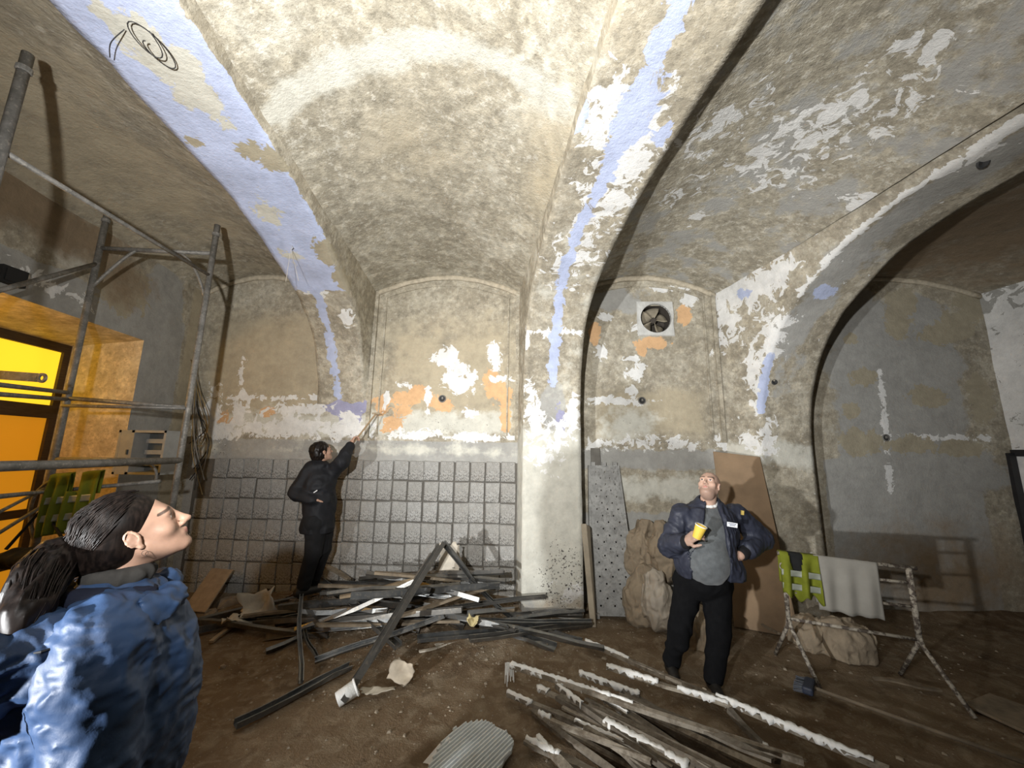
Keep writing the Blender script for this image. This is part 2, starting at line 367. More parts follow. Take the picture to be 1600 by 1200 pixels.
# ---- transverse arches
ARCH = {}
def dense(ctrl, n=150):
    c = np.array(ctrl, float); s = np.r_[0, np.cumsum(np.linalg.norm(np.diff(c, axis=0), axis=1))]
    t = np.linspace(0, s[-1], n); out = np.stack([np.interp(t, s, c[:, i]) for i in (0, 1)], 1)
    for _ in range(10):
        o2 = out.copy(); o2[1:-1] = (out[:-2]+2*out[1:-1]+out[2:])/4; out = o2
    return out, t
def make_arch(name, key, ctrl, xlw, xl, xr, xrw, label):
    back = list(ctrl); mir = [(2.0-y, z) for (y, z) in back[::-1][1:]]
    pr, s = dense(back+mir, 230); n = len(pr); ns = 15; nside = 7
    zc0 = 2.2; rows = []; uvs = []; isoff = []
    for i in range(n):
        y, z = pr[i]; yc = 1.0
        if z < zc0: oy, oz = (D+.02, z) if y > yc else (YF-.02, z)
        else:
            dy, dz = y-yc, z-(zc0-1.2); f1 = (D+.02-yc)/dy if dy > 1e-6 else ((YF-.02-yc)/dy if dy < -1e-6 else 1e9); f2 = (ZS+.06-(zc0-1.2))/dz if dz > 1e-6 else 1e9
            ff = min(f1, f2); oy, oz = yc+dy*ff, (zc0-1.2)+dz*ff
            if ff < 1: oy, oz = y, max(z, oz)
        row = []; uvr = []
        for j in range(nside):
            q = j/nside; row.append((xlw+(xl-xlw)*q, oy+(y-oy)*q, oz+(z-oz)*q)); uvr.append((s[i], xl-(1-q)*.4))
        for j in range(ns):
            x = xl+(xr-xl)*j/(ns-1); row.append((x, y, z)); uvr.append((s[i], x))
        for j in range(1, nside+1):
            q = j/nside; row.append((xr+(xrw-xr)*q, y+(oy-y)*q, z+(oz-z)*q)); uvr.append((s[i], xr+q*.4))
        rows.append(row); uvs.append(uvr)
    P = np.array(rows).reshape(-1, 3); nv = len(rows[0]); uv = np.array(uvs).reshape(-1, 2)
    nz = fbm(P*2.0, 4, 11); edge = fbm(P*7.0, 3, 4)
    P[:, 2] += .010*nz*(P[:, 2] > .1); P[:, 1] += .006*edge
    P[:, 0] += KS*(D-P[:, 1])+.006*edge
    F = Field(uv); pix = []
    v = P-_C; zc = v@_fw; px = 800+F_PX*(v@_r)/np.maximum(zc, .05); py = 600-F_PX*(v@_u)/np.maximum(zc, .05)
    ok = (zc > .2) & (np.tile(np.arange(nv), n) >= nside) & (np.tile(np.arange(nv), n) < nside+ns)
    def spot(x, y):                                # nearest point of the soffit seen there
        d2 = (px-x)**2+(py-y)**2+(~ok)*1e9; i = int(np.argmin(d2)); return tuple(uv[i])
    ARCH[key] = (P, uv, spot)
    return name, P, grid_faces(n, nv), F, spot, label
def fin_arch(a):
    name, P, f, F, spot, label = a
    o = add_mesh(name, P, f[:, ::-1], M_PL, smooth=True, attrs=lay_attrs(F)); tag(o, label, kind='structure'); return o
def Ea(F, spot, lay, x, y, rs, rt, gain=1.0): s, t = spot(x, y); F.ell(lay, s, t, rs, rt, 0, gain)
def La(F, spot, lay, pts, w, gain=1.0): F.line(lay, [spot(*p) for p in pts], w, gain)
# arch with the pale blue paint, dying into the wall
a = make_arch('trim_1', 'A', [(5.02, 2.2), (5.0, 2.42), (4.95, 2.65), (4.83, 2.95), (4.6, 3.25), (4.3, 3.46), (3.9, 3.62), (3.3, 3.77), (2.7, 3.85), (2.1, 3.87)], -2.72, -2.71, -2.1, -2.03, 'broad arch with peeling pale blue paint above the scaffold')
_, _, _, F, S, _ = a
sb = S(478, 455)[0]
F.box('blue', sb, 99, -2.74, -2.085, .12, 1.5)
La(F, S, 'white', [(478, 455), (525, 420)], .05, .6); Ea(F, S, 'white', 540, 500, .14, .09, 1.0); Ea(F, S, 'white', 500, 450, .12, .08)
for (x, y, rs, rt, g) in [(250, 90, .45, .17, .9), (330, 165, .3, .12, .8), (300, 120, .3, .15, .9), (190, 40, .3, .15, .7), (420, 330, .35, .2, .7), (450, 400, .25, .18, .6)]: Ea(F, S, 'cream', x, y, rs*1.15, rt*1.2, g*1.1)
for (x, y, rs, rt, g) in [(430, 255, .12, .13, 1.0), (390, 240, .1, .1, .8), (510, 400, .22, .13, 1.1), (535, 440, .2, .1, 1.0), (300, 218, .05, .06, .8)]: Ea(F, S, 'bare', x, y, rs, rt, g)
for (x, y, rs, rt, g) in [(415, 262, .06, .2, .7), (505, 368, .05, .09, .7), (455, 268, .05, .1, .8), (500, 425, .1, .06, .8)]: Ea(F, S, 'white', x, y, rs, rt, g*.8)
La(F, S, 'blue', [(492, 455), (505, 490), (520, 550), (528, 620)], .055, .6)
F.cut('cream', np.where(F.uv[:, 1] > -2.09, -1, 9)); F.cut('white', np.where(F.uv[:, 1] > -2.09, -1, 9))
F.a['blue'] = np.minimum(F.a['blue'], np.where(F.uv[:, 0] > sb, .75-1.6*F.a['cream'], 9))
trim_a = fin_arch(a)
# middle arch on its pier
a = make_arch('trim_2', 'B', [(4.6, -.05), (4.6, .8), (4.6, 1.6), (4.6, 2.3), (4.57, 2.6), (4.5, 2.95), (4.33, 3.3), (4.0, 3.55), (3.4, 3.75), (2.8, 3.85), (2.1, 3.88)], -.05, -.03, .65, .67, 'middle arch and pier with a pale blue streak through flaking paint')
_, _, _, F, S, _ = a
La(F, S, 'blue', [(1075, 0), (1040, 70), (1010, 120), (985, 160), (968, 215), (940, 280), (900, 360), (880, 430), (868, 500), (862, 600)], .06, .62)
Ea(F, S, 'blue', 985, 185, .3, .13, 1.1); Ea(F, S, 'blue', 908, 190, .15, .05, 1.2); Ea(F, S, 'blue', 1035, 215, .12, .05)
for (x, y, rs, rt, g) in [(970, 265, .3, .2, 1), (935, 200, .35, .15, .8), (1010, 200, .3, .16, .9), (985, 240, .3, .2, .9), (930, 320, .3, .14, .7), (905, 350, .25, .1, .8), (960, 310, .3, .2, .6), (930, 150, .1, .06, .9), (900, 400, .3, .2, .35)]: Ea(F, S, 'white', x, y, rs, rt, g)
F.a['white'] = np.maximum(F.a['white']-.15, -.86); F.a['cream'] = np.maximum(F.a['cream'], -.12)
for (x, y, rs, rt, g) in [(840, 660, .3, .13, 1), (832, 610, .1, .1, .8), (892, 655, .25, .09, 1), (845, 710, .15, .12, .8), (868, 690, .2, .1, .5), (825, 535, .12, .04, .9), (900, 930, .1, .1, .4)]: Ea(F, S, 'white', x, y, rs, rt, g)
F.box('grey', 0, S(862, 690)[0], -.5, 1.2, .1, 1.2); Ea(F, S, 'grey', 865, 640, .35, .16, 1.2); Ea(F, S, 'purple', 874, 660, .2, .07, .8)
F.box('cream', 0, S(862, 650)[0], -.5, 1.2, .4, .7)  # lamp brightness on the lower pier put into its colour
La(F, S, 'white', [(822, 521), (905, 522)], .025, .3)
F.box('dirt', 0, .35, -.5, 1.2, .3, .7)
Ea(F, S, 'pit', 878, 905, .42, .3, .9); F.a['pit'] = np.clip(F.a['pit'], -2, .25)-.5
trim_b = fin_arch(a)
# arch on the right with its deep pier
a = make_arch('trim_3', 'C', [(4.66, -.05), (4.66, .8), (4.66, 1.5), (4.66, 2.0), (4.61, 2.4), (4.47, 2.8), (4.3, 3.1), (4.04, 3.39), (3.46, 3.74), (2.9, 3.87), (2.1, 3.9)], 2.6, 2.78, 3.38, 3.4, 'right-hand arch and pier with grey and white flaking plaster')
_, _, _, F, S, _ = a
s0 = S(1200, 560)[0]
F.ell('grey', S(1300, 440)[0], 3.0, 1.3, .24, 0, .6); F.ell('grey', S(1450, 310)[0], 2.98, 1.2, .2, 0, .6)
for (x, y, rs, rt, g) in [(1292, 458, .09, .12, 1.2), (1283, 448, .06, .06, 1)]: Ea(F, S, 'blue', x, y, rs, rt, g)
for (x, y, rs, rt, g) in [(1205, 545, .35, .1, .8), (1190, 610, .3, .06, .9), (1200, 680, .2, .1, .8), (1220, 500, .15, .08, .7), (1550, 205, .3, .08, .9), (1400, 300, .5, .04, .8)]: Ea(F, S, 'white', x, y, rs, rt, g)
# splayed side: coordinates run on past the edge
for (x, y, ds, rs, rt, g) in [(1225, 460, .28, .3, .13, 1.1), (1235, 440, .2, .25, .1, 1.0), (1190, 580, .12, .28, .05, .9), (1200, 520, .3, .15, .1, .8), (1200, 690, .1, .12, .1, .9)]:
    s, t = S(x, y); F.ell('white', s, 2.78-ds, rs, rt, 0, g)
s, t = S(1225, 480); F.ell('blue', s, 2.78-.25, .08, .04, 0, .9)
F.line('white', [(S(1240, 450)[0], 2.79), (S(1600, 175)[0], 2.79)], .035, .8); F.line('white', [(s0, 2.42), (9, 2.42)], .05, .4)
F.a['white'] = np.maximum(F.a['white'], -.7)
F.line('blue', [(S(1186, 640)[0], 2.8), (S(1200, 560)[0], 2.8)], .05, .8)
F.box('cream', S(1260, 700)[0]-.25, S(1260, 700)[0]+.1, 2.2, 3.5, .1, .4)
F.box('dirt', 0, .5, 2, 4, .5, .8)
trim_c = fin_arch(a)
# ---- left wall with the deep opening to the lit passage, right wall, wall behind the photographer
YJ, ZO, TH = 4.15, 3.0, .86                       # far jamb, head of the opening, wall thickness
def plane_grid(name, x0, y0, y1, z0, z1, mat, paint=None, parent=None, step=.06, flip=False):
    ys = np.linspace(y0, y1, max(2, int((y1-y0)/step))); zs = np.linspace(z0, z1, max(2, int((z1-z0)/step)))
    A, Bq = np.meshgrid(ys, zs, indexing='ij'); uv = np.stack([A.ravel(), Bq.ravel()], 1); F = Field(uv)
    if paint: paint(F)
    x = x0+KS*(D-uv[:, 0])+.012*fbm(np.c_[uv*2, np.zeros(len(uv))], 4, 21)
    f = grid_faces(len(ys), len(zs)); f = f[:, ::-1] if flip else f
    return add_mesh(name, np.stack([x, uv[:, 0], uv[:, 1]], 1), f, mat, parent, smooth=True, attrs=lay_attrs(F))
def pl(x, y): p = onbay(x, y, -4.45); return p.y, p.z
def paint_left(F):
    F.box('grey', -2, 4.72, 0, 3.38, .12, 1.5); F.ell('grey', *pl(255, 470), .35, .5, 0, 1.4)
    F.ell('dirt', *pl(60, 330), 1.2, .35, 0, 1.3); F.ell('dirt', *pl(190, 430), .5, .35, 0, .9); F.ell('bare', *pl(190, 445), .35, .3, 0, 1.1)
    F.ell('cream', *pl(120, 410), .3, .08, 0, .5); F.ell('white', *pl(60, 440), .3, .05, 0, .4)
    F.box('tan', 4.75, 5.2, 0, 4, .1, .8)
wall_left = plane_grid('wall_left', -4.45, YF, D, ZO, 4.1, M_PL, paint_left); tag(wall_left, kind='structure')
plane_grid('wall_piece', -4.45, YJ, D, -.05, ZO, M_PL, paint_left, wall_left)
plane_grid('wall_piece', -4.45, YF, 1.6, -.05, ZO, M_PL, paint_left, wall_left)
M_REV = plaster('reveal_paint', (.60, .50, .36), (.52, .43, .30), (.62, .55, .42), [], fleck=.15, bump=.2)
m = MB()
xj = sk(-4.45, YJ); xn = sk(-4.45, 1.6); dx = TH
m.poly([(xj, YJ, -.05), (xj-dx, YJ, -.05), (xj-dx, YJ, ZO-.0), (xj, YJ, ZO)], [(0, 1, 2, 3)])
m.poly([(xn, 1.6, -.05), (xn-dx, 1.6, -.05), (xn-dx, 1.6, ZO), (xn, 1.6, ZO)], [(3, 2, 1, 0)])
m.poly([(xj, YJ, ZO), (xj-dx, YJ, ZO-.08), (xn-dx, 1.6, ZO-.08), (xn, 1.6, ZO)], [(0, 1, 2, 3)])
m.build('opening_reveal', M_REV, wall_left)
def paint_right(F):
    F.box('white', -2, 5.2, 0, 3.85, .4, .7)
    F.a['grey'][:] = 1
M_PLR = M_PL
wall_right = plane_grid('wall_right', 6.1, YF, D, -.05, 4.1, M_PL, paint_right, flip=True); tag(wall_right, kind='structure')
m = MB(); m.poly([(-6, YF, -.1), (8, YF, -.1), (8, YF, 4.4), (-6, YF, 4.4)], [(0, 1, 2, 3)])
wf = m.build('wall_front', simple('front_wall_plaster', (.34, .29, .21), .95, var=.25, scale=2, bump=.3), origin=Vector((0, 0, 0))); tag(wf, kind='structure')
# ---- floor of trodden dirt
xs = np.arange(-6, 8, .05); ys = np.arange(-3.05, 5.1, .05)
A, Bq = np.meshgrid(xs, ys, indexing='ij'); uv = np.stack([A.ravel(), Bq.ravel()], 1)
def floor_z(x, y):
    p = np.stack([np.atleast_1d(np.asarray(x, float)), np.atleast_1d(np.asarray(y, float))], 1)
    z = .020*fbm(np.c_[p*1.7, np.zeros(len(p))], 4, 31)+.006*fbm(np.c_[p*9, np.ones(len(p))], 3, 8)
    z += .14*np.exp(-((p[:, 0]+1.5)/1.3)**2-((p[:, 1]-4.75)/.55)**2)+.05*np.exp(-((p[:, 0]+.6)/1.0)**2-((p[:, 1]-4.1)/.4)**2)
    z += .05*np.exp(-((p[:, 1]-5.0)/.12)**2)+.11*np.exp(-((p[:, 0]+2.35)/.45)**2-((p[:, 1]-4.45)/.3)**2)
    return z-.01
M_FLOOR = NT('dirt_floor'); t = M_FLOOR
n1 = t.noise(1.2, 6, .6); n2 = t.noise(7, 8, .68, dist=.6); n3 = t.noise(60, 4, .7); n4 = t.noise(2.6, 7, .6, dist=1.2)
c = t.mix(t.mr(n1, .35, .65), (.135, .092, .055), (.205, .152, .098))
c = t.mix(t.math('MULTIPLY', t.mr(n2, .48, .64), .7), c, (.29, .235, .165))
c = t.mix(t.math('MULTIPLY', t.mr(n4, .56, .66), .55), c, (.085, .058, .037))
c = t.mix(t.math('MULTIPLY', t.mr(n3, .63, .7), .8), c, (.42, .37, .28))
t.bump(t.math('ADD', t.math('MULTIPLY', n2, 1.5), n3), .7, .02)
M_FL = t.fin(c, .97, 0, .1)
floor = add_mesh('floor', np.c_[uv, floor_z(uv[:, 0], uv[:, 1])], grid_faces(len(xs), len(ys)), M_FL, smooth=True); tag(floor, kind='structure')
# ---- mortar beds left by the stripped wall tiles
M_TILE = NT('mortar_bed'); t = M_TILE
n1 = t.noise(9, 8, .7); n2 = t.noise(55, 5, .7); n3 = t.noise(2.5, 4, .5)
c = t.mix(t.mr(n1, .38, .62), (.30, .295, .275), (.42, .415, .395))
c = t.mix(t.math('MULTIPLY', t.mr(t.rnd(), 0, 1), .45), c, (.25, .235, .205))
n5 = t.noise(95, 4, .75)
c = t.mix(t.math('MULTIPLY', t.mr(n5, .52, .58), t.mr(n3, .40, .56)), c, (.085, .08, .075))
c = t.mix(t.math('MULTIPLY', t.mr(n2, .57, .64), .5), c, (.12, .11, .10))
c = t.mix(t.math('MULTIPLY', t.mr(n1, .62, .7), .7), c, (.55, .53, .48))
t.bump(t.math('ADD', n1, n2), .6, .012); M_TL = t.fin(c, .93, 0, .2)
tile_me = []
for k_ in range(5):
    r2 = random.Random(k_); w, hh, d = .187, .242, .015; m = MB()
    j = lambda: r2.uniform(-.006, .006)
    o4 = [(-w/2+j(), 0, -hh/2+j()), (w/2+j(), 0, -hh/2+j()), (w/2+j(), 0, hh/2+j()), (-w/2+j(), 0, hh/2+j())]
    i4 = [(x*.93+j()*.3, -d+j()*.4, z*.94+j()*.3) for (x, y, z) in o4]
    m.poly(o4+i4, [(4, 5, 6, 7), (0, 1, 5, 4), (1, 2, 6, 5), (2, 3, 7, 6), (3, 0, 4, 7)])
    me = bpy.data.meshes.new('tile'); me.from_pydata(m.v, [], m.f); me.update(); me.materials.append(M_TL); tile_me.append(me)
rt = random.Random(5)
for ci in range(21):
    for ri in range(7):
        x = -.16-.196*ci; z = 1.545-.252*ri
        if z < -.02 or (ri < 2 and ci in (20,)): continue
        o = bpy.data.objects.new('tile', tile_me[rt.randrange(5)]); COL.objects.link(o); o.parent = wall_back
        o.location = (x+rt.uniform(-.006, .006), D-.004+rt.uniform(-.003, .003), z+rt.uniform(-.006, .006)); o.rotation_euler = (rt.uniform(-.02, .02), rt.uniform(-.015, .015), rt.uniform(-.02, .02))
# ---- panelled door deep in the opening, its transom lit from the yellow room behind
def emis(name, col, st):
    t = NT(name); t.b.inputs['Emission Color'].default_value = (*col, 1); t.b.inputs['Emission Strength'].default_value = st; return t.fin(col, .5)
XD = -4.45-TH
M_WOODD = simple('dark_door_wood', (.07, .045, .025), .6, var=.4, scale=8, stretch=(1, 1, 8))
door = empty('door_1', (sk(XD, 3), 3.0, 0)); tag(door, 'panelled door with a lit yellow transom at the end of the opening', kind='structure')
m = MB()
def dp(y, z, o=0): return (sk(XD+o, y), y, z)
def rail(m, y0, z0, y1, z1, w, th=.06):
    m.sweep([(-th/2, -w/2), (th/2, -w/2), (th/2, w/2), (-th/2, w/2)], [dp(y0, z0), dp(y1, z1)] if abs(y1-y0) > abs(z1-z0) else [dp(y0, z0), dp(y1, z1)], up=(0, 0, 1) if abs(y1-y0) > abs(z1-z0) else (0, 1, 0))
for z, w in ((ZO-.1, .14), (2.16, .14), (1.6, .06), (1.1, .08), (.6, .08), (.08, .16)): rail(m, 1.6, z, YJ, z, w)
for y in (1.63, 2.45, 3.28, YJ-.02): rail(m, y, 0, y, ZO-.08, .09)
m.build('door_frame', M_WOODD, door)
M_Y1, M_Y2 = emis('lit_transom_glass', (1.0, .62, .025), .84), emis('glowing_orange_panel', (.55, .21, .008), .6)  # lower panels: their lit orange is put in as a glow of their own
for i, (y0, y1) in enumerate(((1.66, 2.42), (2.48, 3.25), (3.31, YJ-.05))):
    MB().poly([dp(y0, 2.22, -.01), dp(y1, 2.22, -.01), dp(y1, ZO-.15, -.01), dp(y0, ZO-.15, -.01)], [(0, 1, 2, 3)]).build('transom_pane', M_Y1, door)
    for z0, z1 in ((1.64, 2.1), (1.14, 1.56), (.65, 1.06), (.16, .56)):
        MB().poly([dp(y0, z0, -.01), dp(y1, z0, -.01), dp(y1, z1, -.01), dp(y0, z1, -.01)], [(0, 1, 2, 3)]).build('pane', M_Y2, door)
pl_ = bpy.data.lights.new('reveal_fill', 'POINT'); plo = bpy.data.objects.new('reveal_fill', pl_); COL.objects.link(plo)
pl_.energy = 16; pl_.color = (1, .58, .12); pl_.shadow_soft_size = .12; plo.location = (sk(XD+.2, 2.3), 2.3, 2.6)  # added warm lamp in the opening, spreads the door's yellow onto the jamb
# dark door frame at the right edge
p = onbay(1590, 760, 6.08); m = MB(); zt = onbay(1590, 708, 6.08).z
for yy in (p.y, p.y-1.0): m.box((sk(6.05, yy), yy, zt/2), (.08, .08, zt))
m.box((sk(6.05, p.y-.5), p.y-.5, zt), (.08, 1.08, .08))
d2 = m.build('door_2', simple('black_steel', (.02, .02, .022), .5), origin=Vector((0, 0, 0))); tag(d2, kind='structure')

# ================================================================== PEOPLE (distance fields meshed into continuous surfaces)
class SDF:
    def __init__(s, lo, hi, h):
        s.lo = np.array(lo, float); s.h = h; s.n = np.ceil((np.array(hi)-s.lo)/h).astype(int)+1
        s.F = np.full(s.n, .2, np.float32)
    def _sub(s, lo, hi, m):
        a = np.maximum(np.floor((np.array(lo)-m-s.lo)/s.h).astype(int), 0); b = np.minimum(np.ceil((np.array(hi)+m-s.lo)/s.h).astype(int)+1, s.n)
        if (b <= a).any(): return None
        ax = [s.lo[i]+s.h*np.arange(a[i], b[i]) for i in range(3)]
        X, Y, Z = np.meshgrid(*ax, indexing='ij'); return tuple(slice(a[i], b[i]) for i in range(3)), X, Y, Z
    def _put(s, sl, d, k_, op):
        A = s.F[sl]; d = d.astype(np.float32)
        if op == 'add':
            hh = np.maximum(k_-np.abs(A-d), 0)/k_ if k_ > 0 else 0; s.F[sl] = np.minimum(A, d)-hh*hh*k_*.25
        elif op == 'sub':
            d = -d; hh = np.maximum(k_-np.abs(A-d), 0)/k_ if k_ > 0 else 0; s.F[sl] = np.maximum(A, d)+hh*hh*k_*.25
        else: s.F[sl] = np.maximum(A, d)
    def cap(s, a, b, ra, rb=None, k_=.02, op='add'):
        rb = ra if rb is None else rb; a = np.array(a, float); b = np.array(b, float); R = max(ra, rb)
        q = s._sub(np.minimum(a, b)-R, np.maximum(a, b)+R, .08)
        if q is None: return s
        sl, X, Y, Z = q; e = b-a; L_ = max(e@e, 1e-9)
        t = np.clip(((X-a[0])*e[0]+(Y-a[1])*e[1]+(Z-a[2])*e[2])/L_, 0, 1)
        d = np.sqrt((X-a[0]-t*e[0])**2+(Y-a[1]-t*e[1])**2+(Z-a[2]-t*e[2])**2)-(ra+(rb-ra)*t)
        s._put(sl, d, k_, op); return s
    def chain(s, pts, rs, k_=.02, op='add'):
        for i in range(len(pts)-1): s.cap(pts[i], pts[i+1], rs[i], rs[i+1], k_, op)
        return s
    def ell(s, c, r, R=None, k_=.02, op='add'):
        c = np.array(c, float); r = np.array(r, float); m = r.max(); q = s._sub(c-m, c+m, .08)
        if q is None: return s
        sl, X, Y, Z = q; x, y, z = X-c[0], Y-c[1], Z-c[2]
        if R is not None:
            R = np.array(R, float); x, y, z = R[0, 0]*x+R[1, 0]*y+R[2, 0]*z, R[0, 1]*x+R[1, 1]*y+R[2, 1]*z, R[0, 2]*x+R[1, 2]*y+R[2, 2]*z
        k0 = np.sqrt((x/r[0])**2+(y/r[1])**2+(z/r[2])**2); k1 = np.sqrt((x/r[0]**2)**2+(y/r[1]**2)**2+(z/r[2]**2)**2)
        d = np.where(k1 > 1e-6, k0*(k0-1)/np.maximum(k1, 1e-6), -r.min()); s._put(sl, d, k_, op); return s
    def rbox(s, c, hs, R, rad=.01, k_=.02, op='add'):
        c = np.array(c, float); m = np.linalg.norm(hs); q = s._sub(c-m, c+m, .08)
        if q is None: return s
        sl, X, Y, Z = q; x, y, z = X-c[0], Y-c[1], Z-c[2]; R = np.array(R, float)
        x, y, z = R[0, 0]*x+R[1, 0]*y+R[2, 0]*z, R[0, 1]*x+R[1, 1]*y+R[2, 1]*z, R[0, 2]*x+R[1, 2]*y+R[2, 2]*z
        qx, qy, qz = abs(x)-hs[0]+rad, abs(y)-hs[1]+rad, abs(z)-hs[2]+rad
        d = np.sqrt(np.maximum(qx, 0)**2+np.maximum(qy, 0)**2+np.maximum(qz, 0)**2)+np.minimum(np.maximum(qx, np.maximum(qy, qz)), 0)-rad
        s._put(sl, d, k_, op); return s
    def half(s, p, nrm):                             # keep the side the normal points away from
        X, Y, Z = np.meshgrid(*[s.lo[i]+s.h*np.arange(s.n[i]) for i in range(3)], indexing='ij', sparse=True)
        n = np.array(nrm, float); n /= np.linalg.norm(n)
        s.F = np.maximum(s.F, ((X-p[0])*n[0]+(Y-p[1])*n[1]+(Z-p[2])*n[2]).astype(np.float32)); return s
    def wrinkle(s, amp, freq, stretch=(1, 1, 1), seed=0, warp=.6):
        idx = np.argwhere(np.abs(s.F) < .04)
        P = (s.lo+s.h*idx)*freq*np.array(stretch)
        P = P+warp*np.stack([vnoise(P*.6+5.1, seed+3), vnoise(P*.6+9.7, seed+4), vnoise(P*.6+1.3, seed+5)], 1)
        w = 1-2*np.abs(vnoise(P, seed)); w = w+.4*vnoise(P*2.3, seed+1)
        s.F[tuple(idx.T)] -= (amp*w).astype(np.float32); return s
    def mesh(s):
        F = s.F; S = F < 0
        c = [S[i:S.shape[0]-1+i, j:S.shape[1]-1+j, k_:S.shape[2]-1+k_] for i in (0, 1) for j in (0, 1) for k_ in (0, 1)]
        cnt = sum(q.astype(np.int8) for q in c); act = (cnt > 0) & (cnt < 8); I = np.argwhere(act)
        idm = np.full(act.shape, -1, np.int32); idm[tuple(I.T)] = np.arange(len(I))
        offs = [(i, j, k_) for i in (0, 1) for j in (0, 1) for k_ in (0, 1)]
        val = {o: F[I[:, 0]+o[0], I[:, 1]+o[1], I[:, 2]+o[2]] for o in offs}
        acc = np.zeros((len(I), 3)); num = np.zeros(len(I))
        for o in offs:
            for ax in range(3):
                if o[ax]: continue
                p = list(o); p[ax] = 1; p = tuple(p); a, b = val[o], val[p]; m = (a < 0) != (b < 0)
                t = np.where(m, a/np.where(m, a-b, 1), 0); pos = np.tile(np.array(o, float), (len(I), 1)); pos[:, ax] += t
                acc += pos*m[:, None]; num += m
        V = s.lo+s.h*(I+acc/num[:, None]); fs = []
        for ax in range(3):
            u, v = (ax+1) % 3, (ax+2) % 3
            sl0 = [slice(None)]*3; sl1 = [slice(None)]*3; sl0[ax] = slice(0, -1); sl1[ax] = slice(1, None)
            a, b = S[tuple(sl0)], S[tuple(sl1)]; E_ = np.argwhere(a != b)
            E_ = E_[(E_[:, u] > 0) & (E_[:, v] > 0) & (E_[:, u] < S.shape[u]-1) & (E_[:, v] < S.shape[v]-1)]
            q = []
            for du, dv in ((0, 0), (1, 0), (1, 1), (0, 1)):
                J = E_.copy(); J[:, u] -= du; J[:, v] -= dv; q.append(idm[tuple(J.T)])
            q = np.stack(q, 1); flip = a[tuple(E_.T)]
            q[~flip] = q[~flip][:, ::-1]; fs.append(q)
        return V, np.concatenate(fs)
def frame(fwd, up=(0, 0, 1)):
    """columns: side (left), forward, up"""
    f = Vector(fwd).normalized(); u = Vector(up); sd = u.cross(f)*1.0; sd.normalize(); u = f.cross(sd); u.normalize()
    return np.array([[sd[i], f[i], u[i]] for i in range(3)])
def head(S, c, R, k=1.0, male=False):
    c = np.array(c, float); T = lambda a: c+R@(np.array(a, float)*k)
    S.ell(T((0, -.022, .035)), np.array((.076, .096, .083))*k, R, .02)
    S.ell(T((0, .028, -.008)), np.array((.064, .064, .095))*k, R, .03)
    S.ell(T((0, .035, -.068)), np.array((.050, .054, .046))*k, R, .02)
    S.ell(T((0, .078, -.100)), np.array((.020, .016, .016))*k, R, .02)
    for sx in (-1, 1):
        S.cap(T((sx*.056, -.002, -.052)), T((sx*.022, .066, -.098)), .017*k, .015*k, .025)
        S.ell(T((sx*.045, .056, -.028)), np.array((.022, .022, .020))*k, R, .025)
        S.ell(T((sx*.033, .100, .000)), np.array((.018, .016, .012))*k, R, .014, 'sub')
        S.ell(T((sx*.032, .074, .000)), np.array((.0135, .0135, .0135))*k, R, .003)
        S.cap(T((sx*.018, .084, .010)), T((sx*.046, .076, .009)), .005*k, .004*k, .006)
        S.ell(T((sx*.078, -.008, -.006)), np.array((.007, .016, .026))*k, R, .006)
        S.ell(T((sx*.088, -.003, -.003)), np.array((.008, .010, .016))*k, R, .003, 'sub')
        S.chain([T((sx*.083, -.009+.0155*math.cos(a_), -.003+.026*math.sin(a_))) for a_ in np.linspace(-.1, 3.9, 11)], [.0034*k]*11, .002)
        S.ell(T((sx*.079, -.004, -.033)), np.array((.006, .008, .009))*k, R, .004)
        S.ell(T((sx*.0125, .097, -.041)), np.array((.009, .010, .008))*k, R, .006)
    S.cap(T((-.038, .078, .021)), T((.038, .078, .021)), (.015 if male else .0125)*k, None, .02)
    S.cap(T((0, .088, .012)), T((0, .109, -.030)), .009*k, .0105*k, .012); S.ell(T((0, .113, -.036)), np.array((.011, .012, .010))*k, R, .008)
    S.cap(T((-.019, .085, -.064)), T((0, .0935, -.061)), .005*k, .0065*k, .006); S.cap(T((.019, .085, -.064)), T((0, .0935, -.061)), .005*k, .0065*k, .006)
    S.cap(T((-.016, .085, -.071)), T((.016, .085, -.071)), .0062*k, None, .006); S.ell(T((0, .090, -.072)), np.array((.010, .0075, .0065))*k, R, .006)
def head_attrs(V, c, R, k=1.0):
    q = ((V-np.array(c))@R)/k; x, y, z = abs(q[:, 0]), q[:, 1], q[:, 2]; fr = y > .055
    lips = np.where(fr, 1-np.sqrt((x/.022)**2+((z+.067)/.0095)**2), -1)
    zb = .022-.10*np.clip(x-.03, 0, 1)+.15*np.clip(.03-x, 0, 1)*0
    brow = np.where(fr & (x > .010) & (x < .056), 1-np.abs(z-zb-.003)/.0062, -1)
    eyew = np.where(y > .062, 1-np.sqrt(((x-.032)/.0125)**2+((z+.001)/.0042)**2), -1)
    iris = np.where(y > .07, 1-np.sqrt((x-.032)**2+z**2)/.0062, -1)
    lash = np.where(y > .06, 1-np.sqrt(((x-.033)/.0165)**2+((z-.0065)/.0032)**2), -1)
    beard = np.where((z < -.035) & (y > .0), np.clip((-.04-z)/.03, 0, 1)*np.clip((y-.0)/.03, 0, 1), 0)
    beard = np.maximum(beard, np.where(fr, 1-np.sqrt((x/.032)**2+((z+.05)/.012)**2), 0)); beard = np.clip(beard, 0, 1)*(lips < 0)
    return dict(lips=lips, brow=brow, eyew=eyew, iris=iris, lash=lash, beard=beard)
